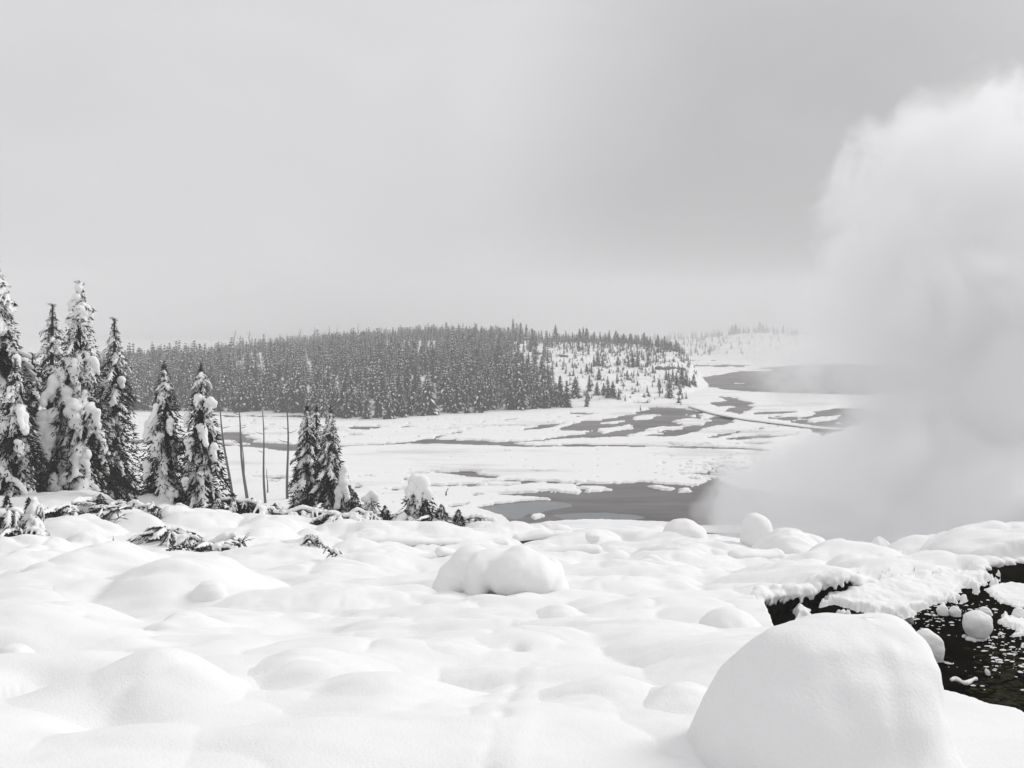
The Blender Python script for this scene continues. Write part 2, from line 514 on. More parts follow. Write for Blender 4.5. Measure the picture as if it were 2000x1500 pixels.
# ------------------------------------------------------------------ the basin: snow flats cut by water
WATER = [
 [(150,862),(265,859),(362,855),(437,846),(471,844),(490,850),(480,856),(515,859),(492,862),(550,867),(662,871),(794,864),(842,855),(897,843),(902,845),(846,859),(905,860),(980,863),(1025,861),(1081,856),(1137,849),(1160,851),(1090,861),(1040,867),(1175,868),(1377,873),(1482,876),(1500,882),(1377,878),(1175,873),(1040,875),(987,875),(950,871),(800,868),(662,876),(600,880),(560,883),(520,879),(470,875),(430,871),(362,870),(265,869),(150,872)],
 [(380,810.5),(590,812.5),(640,814),(640,816.5),(590,816),(380,814.5)],
 [(662,836),(720,832),(757,832),(735,838),(690,840)], [(777,834),(795,833),(813,835),(790,838)], [(668,850),(690,848),(708,851),(685,853)],
 [(869,837),(920,834),(973,829),(930,837),(880,839)], [(972,818),(1000,817),(1008,820),(985,822)],
 [(1094,808),(1140,805),(1180,810),(1135,812)], [(1062,824),(1082,824),(1075,828)], [(1118,814),(1135,812),(1130,816)],
 [(430,822),(460,820),(455,824)], [(440,833),(480,830),(478,834)], [(500,838),(530,836),(520,840)], [(470,823),(500,820),(495,825)],
 [(1014,843),(1030,838),(1062,829),(1090,826),(1110,825),(1098,831),(1050,841)],
 [(1090,841),(1107,832),(1140,823),(1175,819),(1212,813),(1250,804),(1276,795),(1325,797),(1372,805),(1400,812),(1442,819),(1436,826),(1375,839),(1334,851),(1300,854),(1240,853),(1170,857),(1137,856),(1081,861),(1050,866),(1030,864),(1081,854),(1137,846),(1150,842),(1120,843)],
 [(1359,737),(1400,733),(1447,724),(1510,716),(1600,712),(1760,712),(1790,760),(1700,773),(1604,771),(1527,768),(1462,766),(1425,763),(1385,757)],
 [(1335,713),(1400,711),(1475,713),(1450,718),(1350,717)], [(1321,702),(1345,702),(1360,705),(1330,705)], [(1384,701),(1420,699),(1475,692),(1480,699),(1430,703),(1390,704)],
 [(1405,774),(1440,777),(1470,786),(1468,799),(1447,811),(1417,804),(1423,793),(1398,797),(1377,787),(1413,783)],
 [(1468,810),(1489,803),(1552,803),(1555,806),(1531,810)],
 [(1567,816),(1594,805),(1636,797),(1690,798),(1740,815),(1690,832),(1640,838),(1573,830),(1537,824)],
 [(1493,815),(1552,814),(1569,818),(1535,823),(1500,819)],
 [(1376,856),(1430,844),(1470,838),(1514,834),(1514,836),(1450,843),(1420,853),(1390,857)],
 [(1415,857),(1480,851),(1560,850),(1500,859),(1420,860)],
 [(1573,835),(1640,842),(1607,855),(1590,845)],
 [(1300,865),(1334,868),(1500,865),(1500,868),(1334,871),(1300,868)],
 [(929,992),(987,983),(1044,977),(1085,977),(1030,972),(942,967),(990,965),(1070,960),(1105,962),(1132,966),(1136,960),(1122,951),(1124,944),(1175,944),(1250,942),(1320,946),(1362,949),(1405,932),(1425,950),(1660,985),(1660,1030),(1362,1030),(1295,1022),(1175,1017),(1100,1020),(1044,1026),(1000,1030),(985,1012)],
 [(835,948),(900,947),(960,941),(1010,938.5),(1062,941),(1126,943),(1126,948),(1062,945),(1040,947),(980,951.5),(920,953),(835,951.5)],
 [(795,926),(849,920.5),(870,922),(905,919.5),(940,921),(932,926),(972,931),(965,935.5),(920,934),(880,929.5),(850,924),(795,928)],
 [(1022,921),(1045,920),(1082,921.5),(1050,924)], [(476,933),(540,931.5),(577,935),(540,939)], [(520,941),(545,940),(540,944)],
 [(686,950),(700,948),(702,956),(690,957)], [(690,932),(730,929),(726,933)], [(755,958),(800,954),(775,960)], [(790,934),(800,928),(806,930),(798,946),(791,948)],
 [(870,992),(920,983),(915,988),(880,996)], [(920,966),(945,968),(925,972)],
 [(268,898),(300,890),(330,893),(310,900)], [(230,880),(290,876),(300,880),(250,886)],
 [(1225,786),(1250,783),(1275,784),(1268,789),(1240,790)],
]
ISLANDS = [
 [(415,861),(450,862),(472,867),(505,869),(460,870.5),(425,867)], [(478,853),(505,851),(500,856),(484,857)],
 [(1232,816),(1260,811),(1297,812),(1270,819),(1240,820)], [(1160,843),(1170,838),(1200,834),(1237,830),(1233,839),(1195,843),(1172,847)],
 [(1308,826),(1350,819),(1384,822),(1370,831),(1330,829)], [(1260,841),(1300,834),(1347,831),(1330,838),(1280,843)],
 [(1222,850),(1275,843),(1284,847),(1240,852)], [(1357,809),(1390,806),(1402,813),(1375,817)], [(1340,813),(1358,810),(1350,816)],
 [(1175,827),(1215,823),(1200,828)],
 [(1567,820),(1600,814),(1642,812),(1630,820),(1590,825)], [(1630,826),(1648,824),(1640,829)],
 [(1036,1010),(1050,1005),(1064,1010),(1048,1015)], [(1266,950),(1290,950),(1314,956),(1300,959)], [(1136,951),(1160,951),(1195,957),(1150,961)], [(1325,958),(1350,957),(1352,962),(1330,962)],
 [(928,948),(970,943.5),(1015,941.5),(1020,945),(985,948.5),(945,950.5)],
 [(1000,867),(1040,864),(1140,865),(1100,869),(1040,870)],
 [(1450,723),(1510,722),(1500,726)], [(1430,749),(1450,748),(1446,752)],
]


def sdist(poly, x, y, ky=3.0):
    """signed distance (inside > 0) in pixels, rows weighted ky"""
    pts = np.array(poly, float); n = len(pts)
    inside = np.zeros(x.shape, bool); best = np.full(x.shape, 1e9)
    for i in range(n):
        x0, y0 = pts[i]; x1, y1 = pts[(i + 1) % n]
        if y0 != y1:
            c = ((y0 > y) != (y1 > y)) & (x < (x1 - x0) * (y - y0) / (y1 - y0) + x0)
            inside ^= c
        ex, ey = x1 - x0, (y1 - y0) * ky
        t = np.clip(((x - x0) * ex + (y - y0) * ky * ey) / (ex * ex + ey * ey + 1e-9), 0, 1)
        best = np.minimum(best, np.hypot(x - x0 - t * ex, (y - y0) * ky - t * ey))
    return np.where(inside, best, -best)


def sd_union(polys, x, y):
    out = np.full(x.shape, -40.0)
    for p in polys:
        q = np.array(p)
        m = (x > q[:, 0].min() - 30) & (x < q[:, 0].max() + 30) & (y > q[:, 1].min() - 10) & (y < q[:, 1].max() + 10)
        if m.any():
            out[m] = np.maximum(out[m], sdist(p, x[m], y[m]))
    return out


pys = np.concatenate([np.linspace(1046, 690, 430)[:-1], np.linspace(690, 640, 70)[:-1]])
db = -BZ * F / (pys - HZ)
db = np.concatenate([db, [1200.0, 1480.0]])
pxs = np.concatenate([np.linspace(-700, 200, 60)[:-1], np.linspace(200, 1760, 700)[:-1], np.linspace(1760, 2700, 60)])
PX, D = np.meshgrid(pxs, db)
Zb = bs(PX, D)
PYf = HZ - BZ * F / D             # the row of the flat basin floor at that depth
xw = (PX - 1000) / F * D
wx = PX + 13 * fbm(PX / 40, PYf / 3.0, 101, 4, 0.6)
wy = PYf + 1.3 * fbm(PX / 22, PYf / 4, 202, 4, 0.55)
sd = sd_union(WATER, wx, wy)
isl = sd_union(ISLANDS, wx, wy)
sd = np.minimum(sd, -isl)
sd = sd + np.where(np.abs(sd) < 20, 1, 0) * (7.0 * fbm(PX / 60, PYf / 2.6, 707, 4, 0.6) + 4.0 * fbm(PX / 24, PYf / 1.5, 717, 3, 0.6)) * sstep(1012, 985, PYf)
# wind-scoured specks and streaks on the flats
spk = fbm(PX / 16, PYf / 2.2, 303, 4, 0.6)
zone = np.exp(-(((PX - 1385) / 70) ** 2 + ((PYf - 922) / 20) ** 2)) * 0.75 + 0.16 * np.exp(-((PYf - 905) / 14) ** 2) * sstep(950, 1250, PX)
zone = zone + 0.2 * np.exp(-((PYf - 832) / 26) ** 2)
sp = (spk - (0.66 - zone)) * 14
sd = np.maximum(sd, np.where(PYf < 1015, np.minimum(sp, 3.0), -40))
flat = np.clip(1 - (Zb - BZ) / 0.6, 0, 1)
snow_h = 0.24 * (1 - sstep(-1.5, 1.2, sd)) + 0.10 * fbm(xw / 9, D / 9, 55, 3) - 0.10
# dry feathered ribs of snow on the big mud flat
rib = fbm(PX / 9, PYf / 1.6, 404, 4, 0.6)
bed = -0.30 + 0.0 * rib
Zb = Zb + flat * (np.where(sd > -2.5, 0, 0) + snow_h + 0.12) * 1.0
Zb = np.where((flat > 0.3) & (sd > 0.6), BZ + bed, Zb)
V = np.stack([xw, D, Zb], -1).reshape(-1, 3)
link('basin_ground', mesh_from('basin_ground', V, grid_faces(len(db), len(pxs)), M_BASIN), kind='structure')

# water and wet mud under the snow: one flat sheet
V = np.array([[-420, 85, BZ - 0.02], [420, 85, BZ - 0.02], [420, 700, BZ - 0.02], [-420, 700, BZ - 0.02]])
link('basin_water', mesh_from('basin_water', V, np.array([[0, 1, 2, 3]]), M_MUD), kind='structure')
V = np.array([[-1550, -400, BZ - 1.2], [1550, -400, BZ - 1.2], [1550, 1500, BZ - 1.2], [-1550, 1500, BZ - 1.2]])
link('ground', mesh_from('ground', V, np.array([[0, 1, 2, 3]]), M_SNOWF), kind='structure')


def flat_poly(name, poly, z, mat, wob=1.0):
    pts = []
    n = len(poly)
    for i in range(n):
        a = np.array(poly[i]); b = np.array(poly[(i + 1) % n])
        for t in np.arange(0, 1, 0.2):
            p = a + (b - a) * t
            pts.append((p[0] + wob * 4 * float(fbm(p[0] / 14, p[1] / 5, 71, 2)), p[1] + wob * 0.9 * float(fbm(p[0] / 12, p[1] / 4, 72, 2))))
    bm = bmesh.new()
    vs = []
    for (x, y) in pts:
        d = -z * F / (y - HZ)
        vs.append(bm.verts.new((X(x, d), d, z)))
    f = bm.faces.new(vs)
    bmesh.ops.triangulate(bm, faces=[f])
    bmesh.ops.recalc_face_normals(bm, faces=bm.faces)
    me = bpy.data.meshes.new(name); bm.to_mesh(me); bm.free()
    me.materials.append(mat)
    return me


link('pool_water', flat_poly('pool_water', [(937,992),(987,985),(1044,979.5),(1085,979),(1112,983),(1118,990),(1070,997),(1050,1002),(1030,1005),(1012,1015),(990,1013)], BZ - 0.012, M_TEAL), kind='structure')
link('pool_water', flat_poly('pool_water', [(1075,1006),(1120,1003),(1180,1001),(1250,1007),(1262,1012),(1230,1017),(1110,1015)], BZ - 0.012, M_TEAL), kind='structure')

# far wooded rise that the haze nearly swallows
fx = np.linspace(-500, 900, 160)
top = -19.5 + 2.5 * fbm(fx / 90, fx * 0, 91, 3)
rows = []
for k, (dy, f) in enumerate([(0, 0), (20, .5), (45, .85), (80, 1.0), (140, 0.9), (300, 0.0)]):
    rows.append(np.stack([fx, np.full_like(fx, 780 + dy), (BZ - 1) + (top - BZ + 1) * f + (0.8 * fbm(fx / 5, fx * 0 + k, 92, 2) if 0 < f else 0)], -1))
V = np.concatenate(rows)
link('far_hills', mesh_from('far_hills', V, grid_faces(6, 160), M_FARFLOOR), kind='structure')

# ------------------------------------------------------------------ creek on the right
wp = np.linspace(1440, 2400, 200)
wf = np.interp(wp, CK_FAR_PX, CK_FAR_D) + 0.12 * fbm(wp / 18.0, wp * 0, 41, 3) + 0.04
wn = np.interp(wp, CK_NEAR_PX, CK_NEAR_D) + 0.3
V = np.concatenate([np.stack([X(wp, wn + (wf - wn) * f), wn + (wf - wn) * f, np.full_like(wp, WZ)], -1) for f in (0, .25, .5, .75, 1)])
link('creek_water', mesh_from('creek_water', V, grid_faces(5, 200), M_CREEK), kind='structure')

ckpx = np.concatenate([np.linspace(1476, 1500, 30)[:-1], np.linspace(1500, 2150, 330)])
ckd = np.interp(ckpx, CK_FAR_PX, CK_FAR_D) + 0.12 * fbm(ckpx / 18.0, ckpx * 0, 41, 3)
zt = fg(ckpx, ckd + 0.30, creek=False)
ckx = X(ckpx, ckd)
rows = []
for k, f in enumerate([0.0, 0.3, 0.6, 1.0]):
    jit = 0.05 * fbm(ckx * 3, ckx * 0 + k * 5, 45, 3)
    rows.append(np.stack([ckx - 0.02 * k, ckd - 0.01 + jit - (0.10 * f), (zt - 0.06) * (1 - f) + (WZ - 0.3) * f], -1))
V = np.concatenate(rows)
link('creek_bank', mesh_from('creek_bank', V, grid_faces(4, len(ckpx))[:, ::-1], M_BANK), kind='structure')

# rounded snow lip hanging over the dark bank
bl = []
step = 0
arc = np.concatenate([[0], np.cumsum(np.hypot(np.diff(ckx), np.diff(ckd)))])
for s in np.arange(0.05, arc[-1], 0.045):
    px = np.interp(s, arc, ckpx); d = np.interp(s, arc, ckd)
    x = np.interp(s, arc, ckx); z = np.interp(s, arc, zt)
    n = float(fbm(s * 1.6, 0.3, 46, 3)); n2 = float(fbm(s * 7, 2.3, 47, 3))
    out = 0.03 + 0.09 * n2 + 0.05 * n
    bl.append((x, d - out + 0.07, z - 0.05 + 0.03 * n + .02 * n2, 0.07, 0.12, 0.06 + 0.03 * n2))
    if random.random() < 0.45:
        bl.append((x + random.uniform(-.03, .03), d - out + random.uniform(-.03, .03), z - 0.09 - random.uniform(0, .05), random.uniform(.018, .035), 0.03, random.uniform(.03, .08)))
    bl.append((x, d + 0.2, z - 0.055, 0.09, 0.16, 0.075 + .02 * n2))
    if n > 0.2:
        bl.append((x, d + 0.03, z + 0.01, 0.09, 0.11, 0.08 + .03 * n2))
    if px > 1880 and random.random() < 0.3:      # icy fringe at the right end
        for q in range(4):
            bl.append((x + random.uniform(-.02, .02), d - 0.07 - 0.01 * q, z - 0.10 - 0.055 * q, 0.03 - 0.004 * q, 0.03 - 0.004 * q, 0.05))
link('snow_lip', blob_mesh('snow_lip', bl, 0.024, M_SNOW, 2), kind='structure')


def floe(name, poly, label, thick, seed, streak=1.0, thr=0.0, nx=220, ny=110, cat='snow patch'):
    """ragged snow lying on the creek, eaten into streaks at its rim"""
    P = np.array(poly, float)
    gx = np.linspace(P[:, 0].min() - 12, P[:, 0].max() + 12, nx); gy = np.linspace(P[:, 1].max() + 8, P[:, 1].min() - 6, ny)
    GX, GY = np.meshgrid(gx, gy)
    gd = -WZ * F / (GY - HZ); xw = (GX - 1000) / F * gd
    s = sdist(poly, GX + 5 * fbm(xw * 4, gd * 4, seed, 3), GY + 3 * fbm(xw * 5, gd * 5, seed + 1, 3), 1.6)
    st = fbm(xw * 3.2 + gd * 1.6, gd * 5.5 - xw * 4.5, seed + 2, 4, 0.6)
    m = s / 26.0 + streak * st * np.exp(-np.clip(s, -20, 60) / 22.0) * 0.9 - thr
    h = thick * sstep(-0.02, 0.5, m) * (0.75 + 0.5 * fbm(xw * 2.5, gd * 2.5, seed + 3, 4)) + 0.04 * sstep(-0.05, 0.1, m)
    zz = WZ - 0.02 + h
    keep = (m > -0.12)
    Q = grid_faces(ny, nx)
    kf = keep.ravel()[Q].any(1)
    V = np.stack([xw, gd, zz], -1).reshape(-1, 3)
    Q = Q[kf]
    used = np.unique(Q); remap = -np.ones(len(V), int); remap[used] = np.arange(len(used))
    c = V[used].mean(0); c[2] = WZ
    thing(name, label, cat, tuple(c), me=mesh_from(name, V[used] - c, remap[Q], M_SNOW))


floe('snow_shelf', [(1608,1172),(1640,1160),(1700,1142),(1760,1134),(1840,1122),(1900,1116),(1942,1124),(1928,1142),(1890,1150),(1870,1168),(1830,1180),(1800,1196),(1770,1212),(1720,1206),(1668,1198),(1622,1186)],
     'broad ragged snow shelf on the dark creek below its far bank', 0.13, 501, 1.0, 0.05)
floe('snow_floe', [(1920,1152),(1945,1142),(2010,1140),(2080,1145),(2080,1190),(2010,1190),(1960,1180)], 'wide flat snow floe at the far right of the dark creek', 0.06, 511, 0.5)
floe('snow_floe', [(1938,1210),(1975,1205),(2080,1215),(2080,1268),(2010,1250),(1965,1228)], 'narrow broken snow floe right of the egg-shaped snow cap', 0.05, 521, 0.9, 0.1)
floe('snow_floe', [(1545,1195),(1562,1184),(1580,1195),(1588,1210),(1552,1213)], 'small snow wedge under the snow lip behind the big foreground mound', 0.12, 531, 0.4, 0, 60, 50)

# loose snow crumbs scattered on the water
mb = MB()
for k in range(440):
    if k < 240: px, py = random.gauss(1830, 60), random.gauss(1195, 18)
    elif k < 420: px, py = random.gauss(1965, 35), random.gauss(1265, 28)
    elif k < 450: px, py = random.uniform(1830, 2000), random.uniform(1230, 1400)
    else: px, py = random.uniform(1580, 1800), random.gauss(1212, 10)
    if py < 1168: continue
    d = -WZ * F / (py - HZ); r = random.choice([.006, .008, .011, .015, .022]) * random.uniform(.6, 1.1)
    mb.add(ICO_V[:] * np.array([r * random.uniform(1, 2.4), r, r * 0.7]) + np.array([X(px, d), d, WZ]), ICO_F)
link('snow_crumbs', mb.mesh('snow_crumbs', M_SNOW), kind='stuff')

# mossy bottom showing by the near bank
mb = MB()
M_MOSS = plain_mat('creek_moss', (0.005, 0.005, 0.002), (0.028, 0.027, 0.010), 9, 0.95, 0.05, 0.5)
for k in range(420):
    px, py = random.gauss(1965, 36), random.gauss(1335, 40)
    if py < 1265: continue
    d = -WZ * F / (py - HZ); r = random.uniform(.008, .03)
    mb.add(ICO_V * np.array([r * 2.0, r, r * 0.25]) + np.array([X(px, d), d, WZ]), ICO_F)
link('creek_moss', mb.mesh('creek_moss', M_MOSS), kind='stuff')

# ------------------------------------------------------------------ snow mounds
MG_S = 'soft snow mounds over buried rocks and logs'


def mound(label, px, top, base_d, wl, wr, depth=None, k=0.7, name='snow_mound', mat=None, skew=0.0, group=None, noise=0.03, hfix=None, cat='snow mound'):
    """a drift that rises out of the snowfield: crest at (px, top), wl / wr pixel reach left and right"""
    d = base_d
    rl = wl / F * d; rr = wr / F * d
    dep = depth if depth else 0.5 * (rl + rr) * 1.1
    g0 = gz(px, d)
    h = hfix if hfix is not None else Zp(top, d) - g0
    nr, na = 32, 68
    a = np.linspace(0, 2 * np.pi, na, endpoint=False); r = np.linspace(0, 1.0, nr) ** 0.85
    Rr, Aa = np.meshgrid(r, a, indexing='ij')
    ca, sa = np.cos(Aa), np.sin(Aa)
    ex = np.where(ca > 0, rr, rl)
    wob = 1 + 0.12 * fbm(ca * 1.5 + px * .13, sa * 1.5, 131, 2)
    lx = Rr * ca * ex * wob; ly = Rr * sa * dep * wob
    xw = X(px, d) + lx; yw = np.maximum(d + ly, 0.8)
    pr = (1 - sstep(0, 1, Rr)) ** k
    pr = pr * (1 + skew * lx / max(rl, rr) )
    gg = ground(xw / yw * F + 1000, yw)
    zz = gg + h * pr * (1 + noise * 2 * fbm(xw * 1.3 / max(rl, .2), yw * 1.3 / max(rl, .2), 137, 3)) - 0.012 - 0.03 * sstep(0.93, 1.0, Rr)
    c = np.array([X(px, d), d, g0])
    V = np.stack([xw, yw, zz], -1)
    Vc = V[0].mean(0)
    V = np.concatenate([V[1:].reshape(-1, 3), Vc[None]]) - c
    Q = grid_faces(nr - 1, na, True)[:, ::-1]
    i = np.arange(na); T = np.stack([np.full(na, (nr - 1) * na), i, (i + 1) % na], 1)
    return thing(name, label, cat, tuple(c), group, mesh_from(name, V, [T, Q], mat or M_SNOW))


def dome(label, d, rows, depth=0.9, name='snow_dome', expo=2.3, noise=0.02, mat=None, parent=None, seed=0, group=None, nr=40, na=64, cat='snow mound', lean=0.0, back=None):
    """a free-standing cap of snow whose outline at depth d is rows of (py, left px, right px), bottom to top"""
    R = np.array(rows, float)
    t = np.concatenate([[0], np.cumsum(np.hypot(np.diff(R[:, 0]), np.maximum(np.abs(np.diff(R[:, 1])), np.abs(np.diff(R[:, 2])))))])
    tt = np.linspace(0, t[-1], nr)
    py = hermite(t, R[:, 0], tt); xl = hermite(t, R[:, 1], tt); xr = hermite(t, R[:, 2], tt)
    z = Zp(py, d); cx = X((xl + xr) / 2, d); hw = (xr - xl) / 2 / F * d
    a = np.linspace(0, 2 * np.pi, na, endpoint=False)
    ca, sa = np.cos(a), np.sin(a)
    rad = 1 / (np.abs(ca) ** expo + np.abs(sa) ** expo) ** (1 / expo)
    xx = cx[:, None] + hw[:, None] * ca * rad
    yy = d + hw[:, None] * np.where(sa > 0, back if back else depth, depth) * sa * rad + lean * (z - z[0])[:, None]
    zz = np.repeat(z[:, None], na, 1)
    s = max(hw.max(), .05)
    n1 = fbm(xx / s * 1.3 + seed * 3.1, (zz + yy) / s * 1.3, 300 + seed, 3) * noise * s * 2
    n1 = n1 + fbm(xx / s * 5 + seed, (zz - yy * .7) / s * 5, 350 + seed, 3) * noise * s * .35
    xx = xx + ca * n1; yy = yy + sa * n1; zz = zz + n1 * 0.5
    c = np.array([X((R[0, 1] + R[0, 2]) / 2, d), d, z[0]])
    V = np.stack([xx, yy, zz], -1).reshape(-1, 3)
    V = np.concatenate([V, [[cx[-1], d + lean * (z[-1] - z[0]), z[-1] + 0.0]]])
    Q = grid_faces(nr, na, True); i = np.arange(na)
    T = np.stack([(nr - 1) * na + i, (nr - 1) * na + (i + 1) % na, np.full(na, nr * na)], 1)
    me = mesh_from(name, V - (c if parent is None else np.array(parent.location)), [T, Q], mat or M_SNOW)
    if parent is not None:
        return link(name, me, parent)
    return thing(name, label, cat, tuple(c), group, me)


dome('huge smooth snow-covered boulder filling the right foreground before the dark creek', 3.8,
     [(1640,1270,1905),(1540,1318,1878),(1480,1342,1858),(1420,1358,1838),(1370,1384,1824),(1320,1424,1816),(1278,1466,1810),(1250,1488,1806),(1232,1508,1798),(1218,1536,1786),(1209,1568,1772),(1203,1604,1756),(1200,1640,1736),(1199,1672,1706)],
     1.25, 'snow_boulder', 2.6, 0.05, seed=1, nr=70, na=110, back=.55)

mound('large pale snow dune with a grey hollow, lower left foreground', 292, 1266, 4.95, 265, 260, 0.62, 0.8)
mound('small snow dune just right of the large lower left one', 600, 1280, 5.7, 128, 215, 0.55, 0.75)
mound('broad snow slope cut by the left edge of the view', 10, 1180, 6.9, 330, 300, 0.95, 0.75)
mound('low snow bump in the middle of the left foreground', 348, 1198, 8.6, 58, 120, 0.55, 0.6)
mound('steep-sided snow mound below the pine saplings at left', 220, 1056, 16.0, 108, 160, 1.7, 0.75)
mound('long rounded snow mound with a hollow, left of the middle boulder', 380, 1094, 13.0, 270, 170, 1.6, 0.7)
mound('low swell of snow behind the long left mound', 640, 1098, 16.0, 150, 210, 1.6, 0.8)
mound('low bank of snow at the left edge below the shrubs', 60, 1075, 18.0, 130, 130, 2.0, 0.6)
mound('smooth white drift between the left shrubs and the mound', 95, 1052, 19.5, 110, 85, 1.6, 0.5)
mound('wide low mound in the middle foreground with a small pit', 1195, 1207, 7.6, 250, 250, 0.8, 0.75)
mound('small bump in front of the middle snow boulder', 1092, 1178, 9.6, 50, 62, 0.4, 0.6)
mound('gentle cone of snow left of the wide middle mound', 892, 1246, 6.7, 75, 85, 0.4, 0.7)
mound('faint swell of snow in the lower middle foreground', 760, 1312, 4.9, 300, 240, 0.7, 0.9)
mound('faint swell of snow between furrow and big boulder', 1190, 1322, 4.9, 170, 200, 0.6, 0.9)
mound('small swell touching the left foot of the big boulder', 1320, 1330, 4.7, 120, 130, 0.45, 0.9)
mound('pale low mounds in front of the ridge, right of middle', 1290, 1092, 17.0, 80, 110, 1.0, 0.6)
mound('long pale drift on the ridge slope right of middle', 1330, 1068, 22.0, 90, 110, 1.2, 0.6)
mound('big rounded snow bank on the far right beyond the creek', 1985, 1034, 16.5, 172, 330, 1.6, 0.32)
mound('long low snow hump right of the egg-shaped dome on the ridge', 1545, 1034, 23.0, 75, 100, 1.1, 0.45)
mound('low snow hump in the middle of the right ridge', 1640, 1052, 20.5, 70, 60, 0.8, 0.5)
mound('small pointed snow bump on the right ridge against the steam', 1715, 1049, 19.0, 40, 45, 0.5, 0.9)
mound('rounded snow hill beside the logs, left of the three pines', 522, 1010, 29.0, 90, 80, 1.8, 0.6)
mound('long white shoulder at the end of the snow-bent pine', 935, 1010, 32.0, 115, 75, 2.2, 0.45)
mound('snow-covered hump on the ridge above the pool', 1085, 1032, 30.0, 65, 35, 1.0, 0.4)
mound('high snow heap under the tall pines at left', 130, 968, 30.5, 110, 110, 2.0, 0.45)
mound('draped snow heap right of the left sapling', 150, 1012, 24.0, 90, 100, 1.4, 0.4)
mound('lower lobe of the draped snow heap at left', 185, 1040, 22.0, 45, 40, 1.0, 0.4)
mound('snow drift under the drooping boughs left of middle', 265, 1000, 27.0, 70, 80, 1.5, 0.5)
mound('snow bank along the ridge, left of the middle boulder', 770, 1052, 25.0, 120, 160, 1.3, 0.6)

# free-standing caps
def lump(label, d, parts, voxel=.045, smooth=5, name='snow_boulder'):
    """one body of snow fused from swellings given as (px, py, rx, rz pixels, depth offset m, depth m)"""
    bl = [(X(px, d), d + dy, Zp(py, d), rx / F * d, ry, rz / F * d) for px, py, rx, rz, dy, ry in parts]
    c = np.array([X(parts[0][0], d), d, Zp(parts[0][1], d)])
    bl = [tuple(np.array(b[:3]) - c) + b[3:] for b in bl]
    me = blob_mesh(name, bl, voxel, M_SNOW, smooth)
    n = len(me.vertices); co = np.empty(n * 3, np.float32); me.vertices.foreach_get('co', co); co = co.reshape(-1, 3)
    k = 1.6 / max(.2, np.ptp(co[:, 0]))
    w1 = fbm(co[:, 0] * 2.5 * k + d, co[:, 2] * 3 * k + co[:, 1], 881, 3) * .035 / k + fbm(co[:, 0] * 9 * k, co[:, 2] * 9 * k + co[:, 1] * 4, 882, 2) * .006 / k
    co[:, 2] += w1; co[:, 1] -= w1 * .7
    me.vertices.foreach_set('co', co.ravel()); me.update()
    return thing(name, label, 'snow mound', tuple(c), None, me)


lump('rounded lobed snow boulder alone in the middle of the snowfield', 12.6,
     [(1020,1126,62,46,0,.45), (1006,1118,50,44,.05,.5), (1048,1124,38,44,.05,.45), (1018,1102,36,32,.1,.4), (1030,1150,40,26,-.05,.35), (985,1130,34,30,0,.35), (1010,1092,24,20,.15,.3),
      (934,1128,27,42,.1,.32), (942,1112,26,28,.15,.35), (930,1152,24,24,.05,.3), (965,1100,34,20,.25,.35),
      (890,1150,44,34,.5,.5), (870,1170,34,26,.4,.5), (920,1125,50,36,.6,.5), (1085,1160,32,24,.3,.4), (1080,1140,28,34,.4,.45), (1000,1180,30,12,-.35,.2), (920,1180,36,12,-.2,.25)])
mound('small lump of snow at the right foot of the middle boulder', 1012, 1160, 11.2, 26, 30, 0.3, 0.7)
lump('pair of merged rounded snow caps between the wide mound and the big boulder', 8.0,
     [(1428,1226,58,34,0,.34), (1440,1240,54,40,-.05,.36), (1408,1238,46,34,0,.34), (1432,1262,60,34,-.05,.4), (1380,1262,30,20,.1,.3)], .03, 5, 'snow_mound')
lump('smaller rounded snow cap with two tiny snow balls at its foot', 7.0,
     [(1416,1276,42,28,0,.20), (1424,1292,40,28,-.03,.2), (1400,1290,32,26,0,.2), (1372,1302,18,17,-.06,.1), (1400,1306,17,15,-.1,.1), (1384,1318,30,10,-.05,.14)], .018, 3, 'snow_mound')
lump('white dome of snow on the ridge above the grey pool', 27.0, [(1334,1040,40,26,0,.6), (1322,1048,32,22,-.1,.6), (1352,1046,30,24,0,.6), (1336,1066,60,20,-.2,.9), (1290,1070,40,12,-.1,.6)], .07, 4)
lump('egg-shaped snow cap standing on the ridge beside the steam', 25.0, [(1478,1034,31,31,0,.42), (1474,1024,25,22,0,.36), (1482,1050,32,28,0,.45), (1470,1054,26,24,-.05,.4), (1500,1064,40,16,-.1,.5), (1540,1056,44,22,0,.6), (1575,1062,40,18,0,.6)], .06, 4)
# hanging bulges with shaded undersides
dome('bulge of snow hanging on the face of the long left mound', 12.0, [(1194,388,412),(1186,376,430),(1168,370,442),(1150,380,440),(1138,394,428)], 0.8, 'snow_bulge', seed=12)
dome('bulge of snow hanging low on the left edge slope', 6.15, [(1350,16,52),(1338,0,68),(1308,-20,76),(1280,-12,64),(1262,6,44)], 0.8, 'snow_bulge', seed=13)

# snow-capped stones standing in the creek: dark stone below, cap of snow on it
CAPG = 'snow-capped stones standing in the dark creek'


def creek_stone(label, px, rows, noise=0.03, seed=0, foot=None):
    base = rows[0][0]
    d = -WZ * F / (base + 4 - HZ)
    root = thing('creek_stone', label, 'stone', (X(px, d), d, WZ), CAPG)
    l, r = rows[0][1], rows[0][2]; w = (r - l)
    dome('', d, [(base + 8, l + .1 * w, r - .1 * w), (base - 1, l + .06 * w, r - .06 * w), (base - 8, l + .12 * w, r - .12 * w), (base - 12, l + .3 * w, r - .3 * w)], 0.8, 'stone', mat=M_BANK, parent=root, seed=seed, nr=10, na=24)
    dome('', d, rows, 0.85, 'snow_cap', noise=noise, parent=root, seed=seed, nr=26, na=44)
    return root


